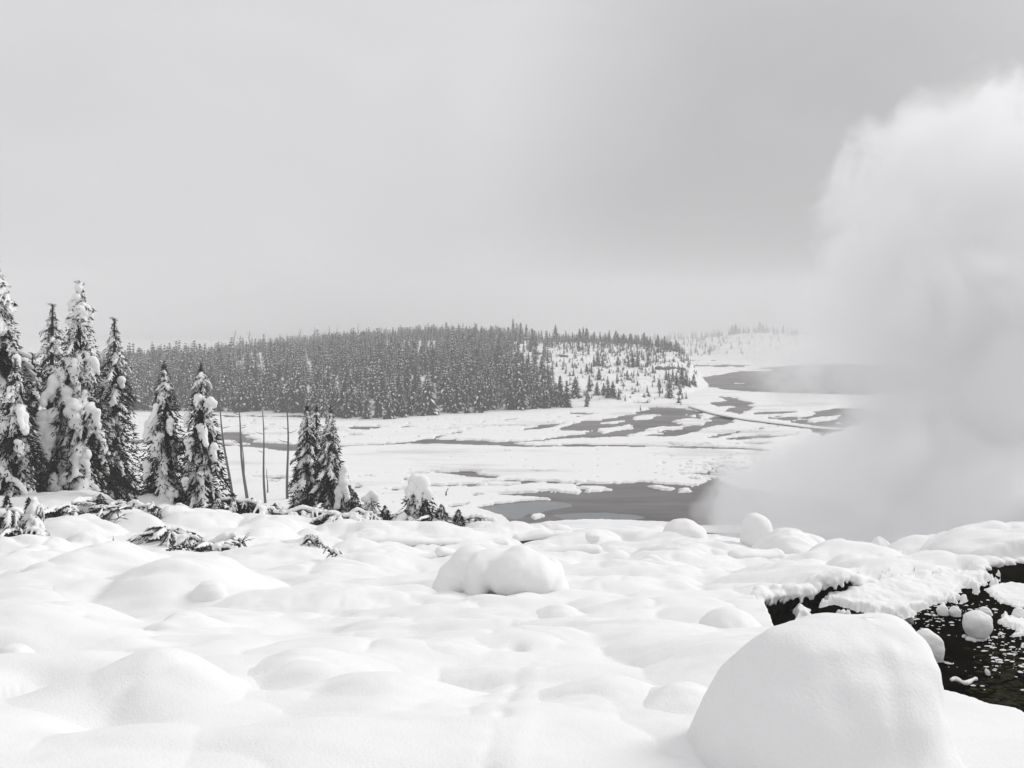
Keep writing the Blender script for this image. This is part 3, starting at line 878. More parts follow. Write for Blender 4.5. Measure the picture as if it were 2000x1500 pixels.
creek_stone('egg-shaped snow cap on a stone in the creek, largest at right', 1910, [(1244,1894,1924),(1238,1888,1930),(1220,1882,1937),(1205,1884,1934),(1196,1893,1922),(1192,1904,1914)], 0.05, 20)
creek_stone('tall rounded snow cap on a stone right behind the big boulder', 1822, [(1288,1808,1842),(1270,1792,1842),(1250,1788,1838),(1236,1792,1826),(1229,1802,1816)], 0.05, 21)
creek_stone('low twin-humped snow cap left of the egg-shaped one, left hump', 1841, [(1200,1832,1852),(1192,1830,1852),(1184,1834,1849),(1181,1839,1845)], 0.05, 22)
creek_stone('low twin-humped snow cap left of the egg-shaped one, right hump', 1866, [(1202,1856,1876),(1195,1854,1876),(1187,1858,1872),(1184,1862,1868)], 0.05, 23)
creek_stone('small snow cap just behind the egg-shaped one', 1925, [(1200,1914,1938),(1192,1913,1934),(1186,1917,1928)], 0.05, 24)
creek_stone('small snow cap at the right edge of the creek', 1990, [(1202,1978,2004),(1194,1980,2002),(1188,1986,1998)], 0.05, 25)
bl = []
for (px, py, r) in [(1884,1245,.03),(1892,1250,.035),(1902,1251,.035),(1912,1251,.036),(1921,1250,.034),(1928,1247,.03)]:
    d = -WZ * F / (py - HZ); bl.append((X(px, d), d, WZ + .01, r * 1.4, r, r * 1.2))
c = np.array(bl[2][:3]); thing('snow_ledge', 'thin snow ledge on the water under the egg-shaped cap', 'snow patch', tuple(c), None, blob_mesh('snow_ledge', [tuple(np.array(b[:3]) - c) + b[3:] for b in bl], .012, M_SNOW, 3))
bl = []
for k in range(14):
    px = 1859 + k * 3.6; py = 1333 - 4 * math.sin(k * .55 + .6); d = -WZ * F / (py - HZ)
    r = .02 + .012 * abs(math.sin(k * .5 + .4)); bl.append((X(px, d), d, WZ + .02, r, r, r))
c = np.array(bl[6][:3]); thing('snowy_twig', 'thin wavy snow-covered twig lying in the black creek', 'twig', tuple(c), None, blob_mesh('snowy_twig', [tuple(np.array(b[:3]) - c) + b[3:] for b in bl], .010, M_SNOW, 2))
creek_stone('tiny upright snow cap in the black water right of the twig', 1928, [(1318,1926,1934),(1312,1924,1933),(1307,1925,1930)], 0.04, 26)
creek_stone('tiny foot of snow below the tall rounded cap', 1855, [(1294,1843,1862),(1288,1846,1856),(1283,1848,1852)], 0.05, 27)

# ------------------------------------------------------------------ fallen logs under snow on the ridge
def log(label, p0, p1, r, dark=True, snow_r=None, seed=0):
    (x0, y0, d0), (x1, y1, d1) = p0, p1
    A = np.array([X(x0, d0), d0, Zp(y0, d0)]); B = np.array([X(x1, d1), d1, Zp(y1, d1)])
    A[2] = gz(x0, d0) + r * .15; B[2] = gz(x1, d1) + r * .15
    root = thing('fallen_log', label, 'log', tuple(A))
    mb = MB(); n = 10
    pts = [(B - A) * t + np.array([0, 0, r * .3 * math.sin(t * 5 + seed)]) for t in np.linspace(0, 1, n)]
    mb.tube(pts, r * np.linspace(1.1, .8, n), 9)
    link('trunk', mb.mesh('trunk', M_BARK), root)
    bl = []; L = np.linalg.norm(B - A); s = snow_r or r * 1.5
    for t in np.arange(0, 1.0001, s * .5 / L):
        p = (B - A) * t; n1 = float(fbm(t * L * 1.2, seed, 61, 3))
        bl.append((p[0], p[1], p[2] + r * .9 + s * .25 * n1, s * 1.1, s * (1.25 + .3 * n1), s * (.8 + .5 * n1)))
        if random.random() < .22: bl.append((p[0], p[1] - s * .6, p[2] + r * .3, s * .6, s * .5, s * .5))
    link('snow_load', blob_mesh('snow_load', bl, max(s * .16, .03), M_SNOW, 4, True), root)
    return root


log('long snow-covered log half sunk across the ridge behind the middle boulder', (1000,1066,20.5), (1165,1062,20.9), .11, seed=1, snow_r=.14)
log('short snow-covered log end at the left of the long ridge log', (860,1079,19.5), (1000,1062,20.4), .09, seed=2, snow_r=.12)
log('thick snow-covered log on the ridge below the snow-bent pine', (690,1066,23.5), (985,1054,25.5), .10, seed=3, snow_r=.16)
log('snow-covered log sloping out from the foot of two tall pines', (330,1046,27.0), (440,1028,28.0), .12, seed=4, snow_r=.22)
log('snow-covered log with a dark underside above the grey pool shore', (1012,1047,27.0), (1105,1042,27.5), .13, seed=5, snow_r=.18)
log('snow-laden trunk end jutting up under the tall pines', (165,1000,26.0), (225,975,25.4), .10, seed=6, snow_r=.24)
log('low snow-covered log in front of the egg-shaped dome', (1438,1085,21.0), (1520,1080,21.6), .09, seed=7, snow_r=.20)
dome('small round snow-capped stump on the ridge by the pool', 26.0, [(1058,1150,1168),(1052,1144,1172),(1045,1143,1173),(1041,1150,1166)], 0.9, 'snowy_stump', seed=30, cat='stump')

# ------------------------------------------------------------------ conifers near the viewer
def bough_proto(i, L=1.0, full=1.0):
    """a drooping bough one unit long along +x; needles and the snow lying on it"""
    r = random.Random(100 + i)
    def main(t): return np.array([t, 0.05 * math.sin(3 * t + i), 0.10 * t - 0.42 * t * t])
    mb = MB()
    mb.tube([main(t) for t in np.linspace(0, 1, 6)], np.linspace(.022, .006, 6), 4)
    nb = []; blobs = []
    def needles(p, dvec, ln, n):
        for k in range(n):
            t = k / n
            q = p + dvec * ln * t
            for s in range(3):
                v = dvec * .8 + np.array([r.uniform(-1, 1), r.uniform(-1, 1), r.uniform(-1, .5)]) * .75
                v /= np.linalg.norm(v); w = np.cross(v, [r.uniform(-1, 1), r.uniform(-1, 1), r.uniform(-1, 1)]); w /= np.linalg.norm(w) + 1e-6
                l = r.uniform(.07, .13); wd = .016
                nb.append((q - w * wd, q + w * wd, q + v * l))
    twigs = []
    for k in range(13):
        t = .12 + .85 * k / 12; sd = 1 if k % 2 else -1
        ln = (.42 * (1 - .6 * t) + .06) * r.uniform(.75, 1.2) * full
        dv = np.array([.75, sd * .8, -.25 - .35 * r.random()]); dv /= np.linalg.norm(dv)
        twigs.append((main(t), dv, ln))
    twigs.append((main(.9), np.array([.8, 0, -.6]), .2))
    for p, dv, ln in twigs:
        needles(p, dv, ln, max(3, int(ln * 34)))
        mb.tube([p, p + dv * ln], [.007, .003], 3)
    for k in range(12): needles(main(k / 12), np.array([.9, 0, -.3]), .1, 2)
    T = []
    Vn = np.array(nb).reshape(-1, 3); mb.add(Vn, np.arange(len(Vn)).reshape(-1, 3))
    # snow: a ridge on the stem, fingers on the twigs
    for t in np.linspace(.18, 1.0, 15):
        if r.random() < .9:
            p = main(t); q = r.uniform(.6, 1.25)
            blobs.append((p[0], p[1] + r.uniform(-.03, .03), p[2] + .05, .075 * q, .085 * q, .065 * q))
    for p, dv, ln in twigs:
        if r.random() < .78:
            g = r.uniform(.65, 1.2)
            for s in np.arange(.2, 1.0, .14):
                q = p + dv * ln * s
                blobs.append((q[0], q[1], q[2] + .035 - .03 * s, .06 * g * (1.1 - .5 * s), .06 * g * (1.1 - .5 * s), .05 * g * (1.15 - .5 * s)))
    bme = mb.mesh('bough', M_NEEDLE, False)
    sme = blob_mesh('snow_load', blobs, .024, M_SNOWB, 3)
    return bme, sme


BOUGHS = [bough_proto(i) for i in range(7)]


def tuft_proto(i):
    """snow-free needle spray used high up and inside"""
    r = random.Random(300 + i); nb = []
    for k in range(150):
        t = r.random(); q = np.array([t, r.gauss(0, .14) * (1.1 - t), .05 * t - .4 * t * t + r.gauss(0, .05)])
        v = np.array([.7, r.uniform(-.9, .9), r.uniform(-.9, .5)]); v /= np.linalg.norm(v)
        w = np.cross(v, [r.uniform(-1, 1), r.uniform(-1, 1), r.uniform(-1, 1)]); w /= np.linalg.norm(w) + 1e-6
        nb.append((q - w * .02, q + w * .02, q + v * r.uniform(.08, .17)))
    Vn = np.array(nb).reshape(-1, 3)
    mb = MB(); mb.add(Vn, np.arange(len(Vn)).reshape(-1, 3)); mb.tube([(0, 0, 0), (.5, 0, -.05), (1, 0, -.35)], [.02, .012, .004], 4)
    return mb.mesh('bough', M_NEEDLE, False)


TUFTS = [tuft_proto(i) for i in range(4)]


def add_bough(root, p, az, pitch, L, r, snow=1.0, thick=1.0, roll=None):
    M = Matrix.Translation(p) @ Matrix.Rotation(az, 4, 'Z') @ Matrix.Rotation(pitch, 4, 'Y') @ Matrix.Rotation(r.uniform(-.25, .25) if roll is None else roll, 4, 'X')
    if r.random() < snow:
        b, s = r.choice(BOUGHS)
        o = link('bough', b, root); o.matrix_local = M @ Matrix.Diagonal((L, L * r.uniform(.85, 1.15), L, 1))
        q = link('snow_load', s, o); q.scale = (1, thick * .95, thick)
    else:
        o = link('bough', r.choice(TUFTS), root); o.matrix_local = M @ Matrix.Diagonal((L, L, L, 1))
    return o


def pine(label, px, top, d, half_px, seed, snow=.8, thick=1.0, nwhorl=20, per=5, group='snow-laden pines at the left edge of the basin', lean=0.0, rag=.25, droop=.5, clumps=0, base_off=0.0, bare_top=.06):
    r = random.Random(seed)
    g = gz(px, d) - base_off
    H = Zp(top, d) - g
    R = half_px / F * d * 1.22
    root = thing('pine_tree', label, 'pine tree', (X(px, d), d, g), group)
    mb = MB(); n = 9
    axis = [np.array([lean * H * t * t + .02 * H * math.sin(t * 4 + seed) * t * .3, 0, H * t]) for t in np.linspace(0, 1, n)]
    mb.tube(axis, (0.022 * H) * np.linspace(1, .08, n) ** .9 + .008, 7)
    link('trunk', mb.mesh('trunk', M_BARK), root)
    def ax(t): return np.array([np.interp(t, np.linspace(0, 1, n), [a[k] for a in axis]) for k in range(3)])
    # inner foliage that closes the crown
    nb = []
    for k in range(int(420 * H)):
        t = .05 + .93 * r.random() ** 1.15
        rr = R * (1 - t) ** .8 * .82 * math.sqrt(r.random()); a = r.uniform(0, 6.283)
        q = ax(t) + np.array([rr * math.cos(a), rr * math.sin(a), 0])
        v = np.array([math.cos(a) + r.uniform(-.6, .6), math.sin(a) + r.uniform(-.6, .6), -.6 + r.uniform(-.7, .7)]); v /= np.linalg.norm(v)
        w = np.cross(v, [r.uniform(-1, 1), r.uniform(-1, 1), r.uniform(-1, 1)]); w /= np.linalg.norm(w) + 1e-6
        nb.append((q - w * .03 * min(1, 1.5 - t), q + w * .03 * min(1, 1.5 - t), q + v * r.uniform(.12, .25) * min(1, .25 + 1.6 * (1 - t))))
    Vn = np.array(nb).reshape(-1, 3)
    link('crown', mesh_from('crown', Vn, np.arange(len(Vn)).reshape(-1, 3), M_NEEDLE, False), root)
    for k in range(nwhorl):
        t = .05 + .93 * (k / nwhorl) ** .92
        env = R * (1 - t) ** .8 * (1 + rag * r.uniform(-1, .6)) + .05 * R
        L0 = max(env * 1.12, .16)
        m = per if t < .8 else max(3, per - 1)
        a0 = r.uniform(0, 6.28)
        for j in range(m):
            a = a0 + j * 6.283 / m + r.uniform(-.35, .35)
            L = L0 * r.uniform(.6, 1.2)
            pitch = (droop + .25 * r.uniform(-1, 1)) * (1.0 if t < .85 else .35) * (1.0 - .3 * t)
            sn = snow if t < .93 else snow * .7
            if t > 1 - bare_top: sn = .25
            p = ax(t); add_bough(root, Vector(p), a, pitch, L, r, sn * (.62 if t < .45 else .74 if t < .8 else 1.05), thick * r.uniform(.65, 1.35) * (1.0 if t < .8 else 1.45))
    for k in range(4):
        add_bough(root, Vector(ax(.975 + .006 * k)), k * 1.6, -1.1 + .1 * k, min(.028, .012 * H) * H * r.uniform(.8, 1.2), r, .35)
    # heavy cushions of snow that bend whole boughs down
    for k in range(clumps):
        t = r.uniform(.25, .8); a = r.uniform(math.pi * 1.05, math.pi * 1.95); rr = R * (1 - t) ** .8 * r.uniform(.55, .85)
        p = ax(t) + np.array([rr * math.cos(a), rr * math.sin(a), 0])
        s = R * r.uniform(.09, .16); ln = r.uniform(2.0, 4.5)
        bl = []
        for q in np.linspace(0, 1, 7):
            bl.append((s * ln * .5 * q * math.cos(a) + s * .3 * r.uniform(-1, 1), s * ln * .5 * q * math.sin(a), -s * ln * q, s * (1.0 - .35 * q) * r.uniform(.8, 1.1), s * (1 - .35 * q), s * (1.05 - .3 * q)))
        o = link('snow_clump', blob_mesh('snow_clump', bl, s * .2, M_SNOWB, 3), root, tuple(p))
    return root


pine('tallest pine, cut by the left edge, dark under thick snow', -6, 508, 31, 100, 1, .82, 1.15, 28, 6, clumps=2, bare_top=.03, droop=.7, rag=.3)
pine('dark pine at the left edge in front of the tallest one', 30, 700, 29.5, 66, 2, .75, 1.1, 18, 5, clumps=2, bare_top=.03, droop=.7, rag=.35)
pine('tall snow-heaped pine with a white knob on its tip', 155, 552, 32, 86, 3, .74, 1.1, 23, 6, clumps=1, bare_top=.0, droop=.85, rag=.35)
pine('thin dark-tipped pine half hidden behind the snow-heaped one', 100, 594, 36, 66, 4, .8, 1.15, 20, 5, clumps=1, bare_top=.08, droop=.6)
pine('dark slender pine right of the tall snow-heaped one', 222, 622, 36, 66, 5, .75, .95, 24, 5, bare_top=.05, droop=.5, rag=.35)
pine('dense dark pine low behind the tall snow-heaped one', 62, 690, 34, 74, 61, .65, .95, 18, 6)
pine('first of two mid-height pines, with a heavy snow cushion on its left', 321, 706, 30, 54, 6, .8, 1.15, 19, 5, clumps=1, bare_top=.04, droop=.75, rag=.35)
pine('second of two mid-height pines, right beside the leaning dead poles', 394, 710, 30, 60, 7, .8, 1.15, 19, 5, clumps=1, bare_top=.04, droop=.75, rag=.35)
G3 = 'three slim pines standing close together'
pine('left one of the three slim pines standing close together', 601, 788, 36, 44, 8, .8, .95, 22, 6, rag=.25, droop=.45, group=G3, bare_top=.03)
pine('middle one of the three slim pines, behind the others', 618, 790, 38, 40, 9, .8, .95, 21, 6, rag=.25, droop=.45, group=G3, bare_top=.03)
pine('right one of the three slim pines, frosted with snow', 644, 793, 35, 48, 10, .85, 1.05, 22, 6, rag=.25, droop=.45, group=G3, bare_top=.03)
pine('short snow-buried pine at the right foot of the three slim pines', 674, 912, 34.5, 26, 11, 1, 2.2, 8, 5, group='young pines on the ridge', clumps=0, bare_top=0, droop=.9, base_off=.3)
pine('little feathery pine sapling with a snow hat, right of the three slim pines', 725, 964, 33, 46, 12, .75, 1.4, 9, 6, group='young pines on the ridge', bare_top=0, droop=.45, clumps=0, base_off=.3)
pine('snow-cloaked bent pine alone on the ridge, dark under its white hood', 818, 934, 31, 62, 21, .86, 1.25, 15, 6, group='young pines on the ridge', bare_top=0, droop=.95, clumps=0, rag=.35, base_off=.5)

# knob on the tip of the snow-heaped pine
def drooped(label, px, py, d, w_px, seed, n=9, L=(.5, .8), pitch=(.5, 1.1), thick=1.4, heap=None, name='fallen_pine', cat='young pine', group='snow-buried boughs and shrubs on the ridge', rise=.3, tilt=0.0):
    """a toppled or buried young tree: boughs hang off a low stem that carries a ridge of snow"""
    r = random.Random(seed)
    root = thing(name, label, cat, (X(px, d), d, max(Zp(py, d), gz(px, d) + .10)), group)
    w = w_px / F * d
    def stem(t): return np.array([-w * .5 + w * t, .08 * math.sin(5 * t + seed), rise * w * math.sin(math.pi * (.1 + .8 * t)) * .3 + .05 * math.sin(11 * t + seed * 2) + tilt * w * (t - .5)])
    mb = MB()
    mb.tube([stem(t) - [0, 0, .05] for t in np.linspace(0, 1, 8)], np.linspace(.03, .012, 8), 6)
    link('trunk', mb.mesh('trunk', M_BARK), root)
    n = int(n * 1.5)
    for k in range(n):
        t = min(1, (k + r.random() * .8) / n)
        a = (-math.pi / 2 + r.uniform(-1.3, 1.3)) if r.random() < .75 else math.pi / 2 + r.uniform(-1.3, 1.3)
        add_bough(root, Vector(stem(t)) + Vector((0, 0, r.uniform(-.12, .06))), a, r.uniform(pitch[0] - .35, pitch[1]), r.uniform(*L), r, .75, thick * r.uniform(.7, 1.25))
    bl = []
    sr = .06 * thick
    for t in np.arange(0, 1.001, sr * .5 / w):
        p = stem(t); q = r.uniform(.5, 1.45)
        bl.append((p[0], p[1], p[2] + sr * .35, sr * q, sr * q * 1.1, sr * .8 * q))
    for path in heap or []:
        P = np.array(path, float)
        for i in range(len(P) - 1):
            m = max(2, int(np.hypot(P[i + 1, 0] - P[i, 0], P[i + 1, 1] - P[i, 1]) / (.3 * P[i, 2])))
            for t in np.linspace(0, 1, m):
                h = P[i] + (P[i + 1] - P[i]) * t; q = r.uniform(.65, 1.2)
                bl.append((h[0], -.05 + r.uniform(-.06, .06), h[1], h[2] * q, h[2] * q, h[2] * q * .95))
    link('snow_load', blob_mesh('snow_load', bl, .032, M_SNOWB, 4, True), root)
    return root


drooped('low snow-laden branch reaching right from the bent pine', 905, 1016, 31, 120, 22, 14, (.4, .7), (.8, 1.3), 1.5, rise=.15)
drooped('row of snow-covered boughs drooping before the three slim pines, left part', 588, 1006, 29, 100, 23, 18, (.6, 1.0), (.45, 1.1), 1.25)
drooped('row of snow-covered boughs drooping before the three slim pines, right part', 660, 1016, 28, 90, 24, 20, (.65, 1.05), (.5, 1.15), 1.25, rise=.4)
drooped('tangle of snowy boughs right of the two mid-height pines', 470, 990, 29, 100, 25, 18, (.6, .95), (.5, 1.1), 1.2, rise=.4, tilt=-.1)
drooped('thin end of the bough tangle reaching towards the dead poles', 520, 1000, 29, 60, 35, 9, (.4, .6), (.5, 1.1), 1.1, tilt=-.25)
drooped('snowy boughs low between the left heap and the pines', 262, 995, 27, 60, 26, 14, (.5, .85), (.4, 1.0), 1.15)
drooped('snow-wrapped branches low in front of the small feathery sapling', 700, 1008, 30, 50, 36, 12, (.45, .7), (.6, 1.2), 1.3, rise=.6)
drooped('leaning snow-coated sapling at the left edge', 62, 1008, 21, 20, 27, 18, (.35, .65), (.9, 1.5), 1.2, heap=[[(.10, .45, .05), (.05, .2, .09), (-.1, -.1, .12), (-.15, -.35, .14)], [(.1, 0, .08), (.25, -.35, .11)]], rise=.8, tilt=1.6)
drooped('rounded snow-covered shrub cut by the left edge', 5, 1005, 20, 70, 28, 16, (.3, .5), (.6, 1.3), 1.1, heap=[[(-.6, .0, .18), (-.2, .14, .15), (.1, .05, .12)]], name='snowy_shrub', cat='shrub')
drooped('half-buried snowy bush below the tall pines, left of the two', 372, 1058, 22, 80, 29, 18, (.3, .55), (.4, 1.1), .85, heap=[[(-.5, .05, .15), (-.15, .12, .1)]], name='snowy_shrub', cat='shrub', tilt=-.35)
drooped('half-buried snowy bush with bare twigs, right of the two', 450, 1060, 22, 50, 30, 16, (.3, .55), (.6, 1.3), .85, heap=[[(-.4, -.1, .2), (-.1, .15, .14), (.1, .22, .1)]], name='snowy_shrub', cat='shrub')
drooped('tiny snowy sprig poking out left of the ridge log', 612, 1080, 19.5, 36, 31, 8, (.14, .26), (.2, .8), .7, name='snowy_shrub', cat='shrub', rise=.1)
drooped('smaller snowy sprig right beside the tiny one', 652, 1090, 18.5, 24, 32, 6, (.12, .2), (.2, .8), .6, name='snowy_shrub', cat='shrub', rise=.1)
drooped('dark needles of a branch under the jutting snowy trunk end', 205, 998, 25.2, 50, 33, 14, (.3, .6), (.1, .8), .55)


SC = [(130,1000,25,40,'snowy scrub between the left sapling and the high heap'), (290,1022,27,50,'snowy scrub at the foot of the dark slender pine'), (345,1030,28,50,'dense snowy scrub below the first mid-height pine'),
      (420,1022,29,50,'dense snowy scrub below the second mid-height pine'), (545,1004,31,40,'snowy scrub at the foot of the rightmost dead pole'), (625,1004,33,50,'snowy scrub packed under the three slim pines'),
      (690,1020,30,40,'snowy scrub right of the three slim pines'), (760,1026,31,34,'snowy scrub between feathery sapling and bent pine'), (850,1034,30.5,40,'snowy scrub at the right foot of the bent pine'),
      (30,1045,20,40,'snowy scrub under the left-edge shrub'), (410,1075,21,40,'snowy scrub between the two half-buried bushes'), (330,1044,23,40,'thin snowy scrub left of the half-buried bushes')]
for k, (px, py, d, w, lab) in enumerate(SC):
    drooped(lab, px, py, d, w, 60 + k, 15, (.45, .95), (-.1, 1.0), .9, name='snowy_shrub', cat='shrub', rise=.6)


def bare_twigs(label, px, py, d, seed, h=.5, n=7, spread=.5):
    r = random.Random(seed); mb = MB()
    for k in range(n):
        a = r.uniform(-spread, spread) * 2; l = h * r.uniform(.5, 1.1)
        p = [np.array([0, 0, 0.])]
        for q in range(4): p.append(p[-1] + l / 4 * np.array([math.sin(a + q * .12), r.uniform(-.2, .2), math.cos(a + q * .12)]))
        mb.tube(p, [.012, .010, .008, .006, .003], 4)
        if r.random() < .6: mb.tube([p[2], p[2] + l * .3 * np.array([math.sin(a + .7), 0, math.cos(a + .7)])], [.007, .003], 4)
    thing('bare_twigs', label, 'twig', (X(px, d), d, Zp(py, d) - .05), None, mb.mesh('bare_twigs', M_BARK))


bare_twigs('forked dark twig sticking out of the drift at left', 222, 1064, 20, 41, .28, 3, .5)
bare_twigs('spray of dark bare twigs above the right half-buried bush', 472, 1056, 21.8, 42, .4, 5, .8)
bare_twigs('single dark twig on top of the high snow heap at left', 105, 975, 29.8, 43, .55, 1, .05)
bare_twigs('dark twigs hanging below the jutting snowy trunk end', 232, 1008, 25, 44, .35, 8, 1.2)

YG = [(255,972,28,22,'snowy upright bush at the right foot of the dark slender pine'), (292,1002,27.5,20,'small snowy bush left of the first mid-height pine'), (345,1002,28,24,'snowy bush in front of the first mid-height pine'),
      (425,982,28.5,22,'snowy bush at the right foot of the second mid-height pine'), (456,976,29,24,'upright snowy bush behind the bough tangle, left of the dead poles'), (492,986,29,20,'snowy bush at the foot of the second dead pole'),
      (537,996,30,16,'low snowy bush between the third and the rightmost dead pole'), (580,984,31,22,'snowy bush at the left foot of the three slim pines'), (640,1000,29.5,26,'snowy bush right before the three slim pines'),
      (694,974,31.5,20,'snowy bush between the three slim pines and the feathery sapling'), (752,1000,31,16,'small snowy bush right of the feathery sapling'), (862,998,30.5,22,'snowy bush at the right side of the snow-cloaked bent pine'),
      (895,1008,30.5,18,'low snowy bush farther right of the snow-cloaked bent pine'), (196,978,26,22,'snowy bush by the jutting snowy trunk end'), (56,984,21,22,'snow-caked upright bush beside the leaning sapling'), (14,980,20,28,'big snow-caked bush cut by the left edge')]
for k, (px, tp_, d, hp, lab) in enumerate(YG):
    pine(lab, px, tp_ - 14, d, hp, 400 + k, 1, 1.5, 6, 6, group='snowy bushes along the ridge', droop=.75, bare_top=0, rag=.4, base_off=.15)
PINES = {}
for o in list(bpy.data.objects):
    if o.get('category') == 'pine tree' and o.parent is None: PINES[o['label'].split(',')[0][:34]] = o


def drape(key, d, R_px, top, base, paths):
    """named cushions of snow on the side of a pine that faces the viewer"""
    root = next(o for k, o in PINES.items() if k.startswith(key))
    r = random.Random(len(paths) * 7 + int(d))
    for path in paths:
        P = np.array(path, float); bl = []
        for i in range(max(1, len(P) - 1)):
            A, B = P[i], P[min(i + 1, len(P) - 1)]
            m = max(3, int(np.hypot(*(B - A)[:2]) / (.45 * A[2])))
            for t in np.linspace(0, 1, m):
                px, py, rp = A + (B - A) * t
                f = np.clip((base - py) / (base - top), 0, 1)
                dep = R_px / F * d * (1 - f) ** .8 * .7
                q = rp / F * d
                s_ = (i + t) / max(1, len(P) - 1)
                q *= (1.08 - .35 * s_) * r.uniform(.8, 1.15)
                if r.random() < .7:
                    a_ = r.uniform(0, 6.28)
                    bl.append((X(px, d) + math.cos(a_) * q * .8, d - dep + .1 * q, Zp(py, d) + math.sin(a_) * q * .6 - .4 * q, q * .45, q * .45, q * r.uniform(.5, .9)))
                bl.append((X(px, d) + r.uniform(-.4, .4) * q, d - dep + r.uniform(-.2, .2) * q, Zp(py, d) + r.uniform(-.2, .2) * q, q * r.uniform(.75, 1.1), q * .8, q * r.uniform(.85, 1.1)))
        c = np.array(bl[0][:3])
        me = blob_mesh('snow_clump', [tuple(np.array(b[:3]) - c) + b[3:] for b in bl], max(.02, P[:, 2].min() / F * d * .2), M_SNOWB, 2, True)
        link('snow_clump', me, root, tuple(Vector(c) - root.location))


drape('tall snow-heaped', 32, 86, 552, 1000, [[(155,556,7),(155,566,8)], [(152,582,11),(145,602,10)], [(164,604,9),(176,618,8)], [(142,690,10),(158,722,13),(168,756,7)], [(136,724,8),(140,750,7)], [(117,736,8),(120,778,8)],
   [(147,756,10),(150,784,9)], [(158,786,14),(166,810,17),(177,846,6)], [(110,806,14),(96,842,20),(86,880,14),(94,920,6)], [(122,810,14),(117,860,14),(114,904,8)], [(131,918,7),(135,944,12),(138,964,13)], [(156,924,12)], [(196,700,8),(204,724,7)], [(205,800,8),(214,830,6)], [(190,880,9),(196,910,7)]])
drape('dark slender', 36, 66, 622, 990, [[(216,744,8),(218,756,7)], [(247,742,8),(250,752,7)], [(222,820,7),(226,850,6)], [(205,690,6),(200,706,5)]])
drape('first of two', 30, 54, 706, 1010, [[(306,816,13),(300,838,14),(297,856,9)], [(317,846,8),(312,884,8)], [(336,822,9),(341,844,7)], [(349,954,9),(346,978,5)], [(322,770,7),(318,790,6)], [(300,900,8),(296,930,6)], [(330,900,7),(334,920,5)]])
drape('second of two', 30, 60, 710, 1015, [[(420,782,8),(422,790,7)], [(392,776,9),(390,792,8)], [(380,860,10),(378,880,8)], [(403,920,9),(406,938,7)], [(378,932,7),(376,948,6)], [(398,830,8),(402,850,6)], [(424,870,7),(430,892,6)], [(372,810,6),(370,826,6)]])
drape('tallest pine', 31, 98, 512, 1000, [[(4,622,12),(17,646,10)], [(12,768,11),(30,782,12)], [(34,800,8),(36,816,6)], [(4,842,9),(16,866,8)], [(48,700,8),(56,720,8)]])
drape('dark pine at the left', 29.5, 66, 700, 1010, [[(6,900,8),(22,908,6),(40,926,8),(58,936,6),(72,952,7)], [(30,760,8),(34,780,7)], [(52,860,8),(56,884,7)], [(14,950,8),(10,975,8)]])
drape('snow-cloaked bent', 31, 62, 934, 1040, [[(812,938,14),(826,940,15)], [(806,945,11),(799,966,9)], [(790,1000,10),(784,1016,13),(778,1030,16)], [(832,948,11),(840,970,9)], [(818,955,8),(820,985,7)], [(806,1010,9),(808,1028,8)], [(868,1014,10),(884,1020,10)]])
drape('little feathery', 33, 46, 964, 1045, [[(716,972,9),(728,966,10),(738,974,8)], [(706,992,8),(700,1010,8)]])
drape('short snow-buried', 34.5, 26, 912, 1000, [[(670,918,9),(674,940,12),(680,968,10)], [(664,950,8),(662,985,8)]])

# ------------------------------------------------------------------ bare dead poles on the near shore
def snag(label, px0, py0, px1, py1, w_px, seed, stub=None, d=None, group='bare dead poles rising by the near shore', name='dead_tree'):
    r = random.Random(seed)
    d = d or hit(px0, py0)
    A = np.array([X(px0, d), d, Zp(py0, d) - .3]); B = np.array([X(px1, d), d, Zp(py1, d)])
    root = thing(name, label, 'dead tree', tuple(A), group)
    mb = MB(); n = 9; w = w_px / F * d / 2
    pts = [(B - A) * t + np.array([w * .7 * math.sin(t * 6 + seed), 0, 0]) for t in np.linspace(0, 1, n)]
    mb.tube(pts, w * np.linspace(1.1, .32, n), 7)
    link('trunk', mb.mesh('trunk', M_DEAD), root)
    for k in range(stub or 0):
        t = r.uniform(.45, .97); p = (B - A) * t; s = r.choice([-1, 1]); l = w * r.uniform(3, 8)
        m2 = MB(); m2.tube([p, p + np.array([s * l * .6, 0, l * .12]), p + np.array([s * l, 0, l * .3])], [w * .25, w * .2, w * .08], 4)
        link('branch', m2.mesh('branch', M_DEAD), root)
    return root


snag('leftmost of the four tall bare poles, leaning left', 453, 973, 427, 778, 5.5, 1, 2)
snag('second tall bare pole from the left, with a bent side branch', 482, 977, 465, 800, 6, 2, 3)
snag('third tall bare pole from the left, standing upright', 519, 987, 512, 803, 5, 3, 2)
snag('rightmost tall bare pole, straightest, beside the three slim pines', 563, 978, 560, 775, 5.5, 4, 3)
snag('thin short bare pole right behind the second tall one', 478, 940, 472, 850, 3, 5, 0)
snag('short thin bare stick right of the third tall pole', 522, 966, 522, 915, 3, 6, 0)
snag('short dark leaning stub on the snow flat right of the bent pine', 869, 972, 875, 954, 4.5, 7, 0, group=None)
SN = [(455, 675, 461, 645, 2.2, 'leaning bare snag standing up left on the wooded skyline'), (487, 668, 487, 646, 2, 'upright bare snag right beside the leaning one on the skyline'),
      (586, 660, 587, 640, 1.8, 'third bare snag from the left on the wooded skyline'), (615, 658, 615, 638, 2, 'fourth bare snag from the left on the wooded skyline'),
      (643, 655, 643, 637, 1.8, 'fifth bare snag from the left on the wooded skyline'), (655, 655, 660, 638, 1.5, 'thin slanting bare snag, sixth on the wooded skyline'),
      (699, 650, 700, 632, 1.8, 'rightmost bare snag on the wooded skyline')]
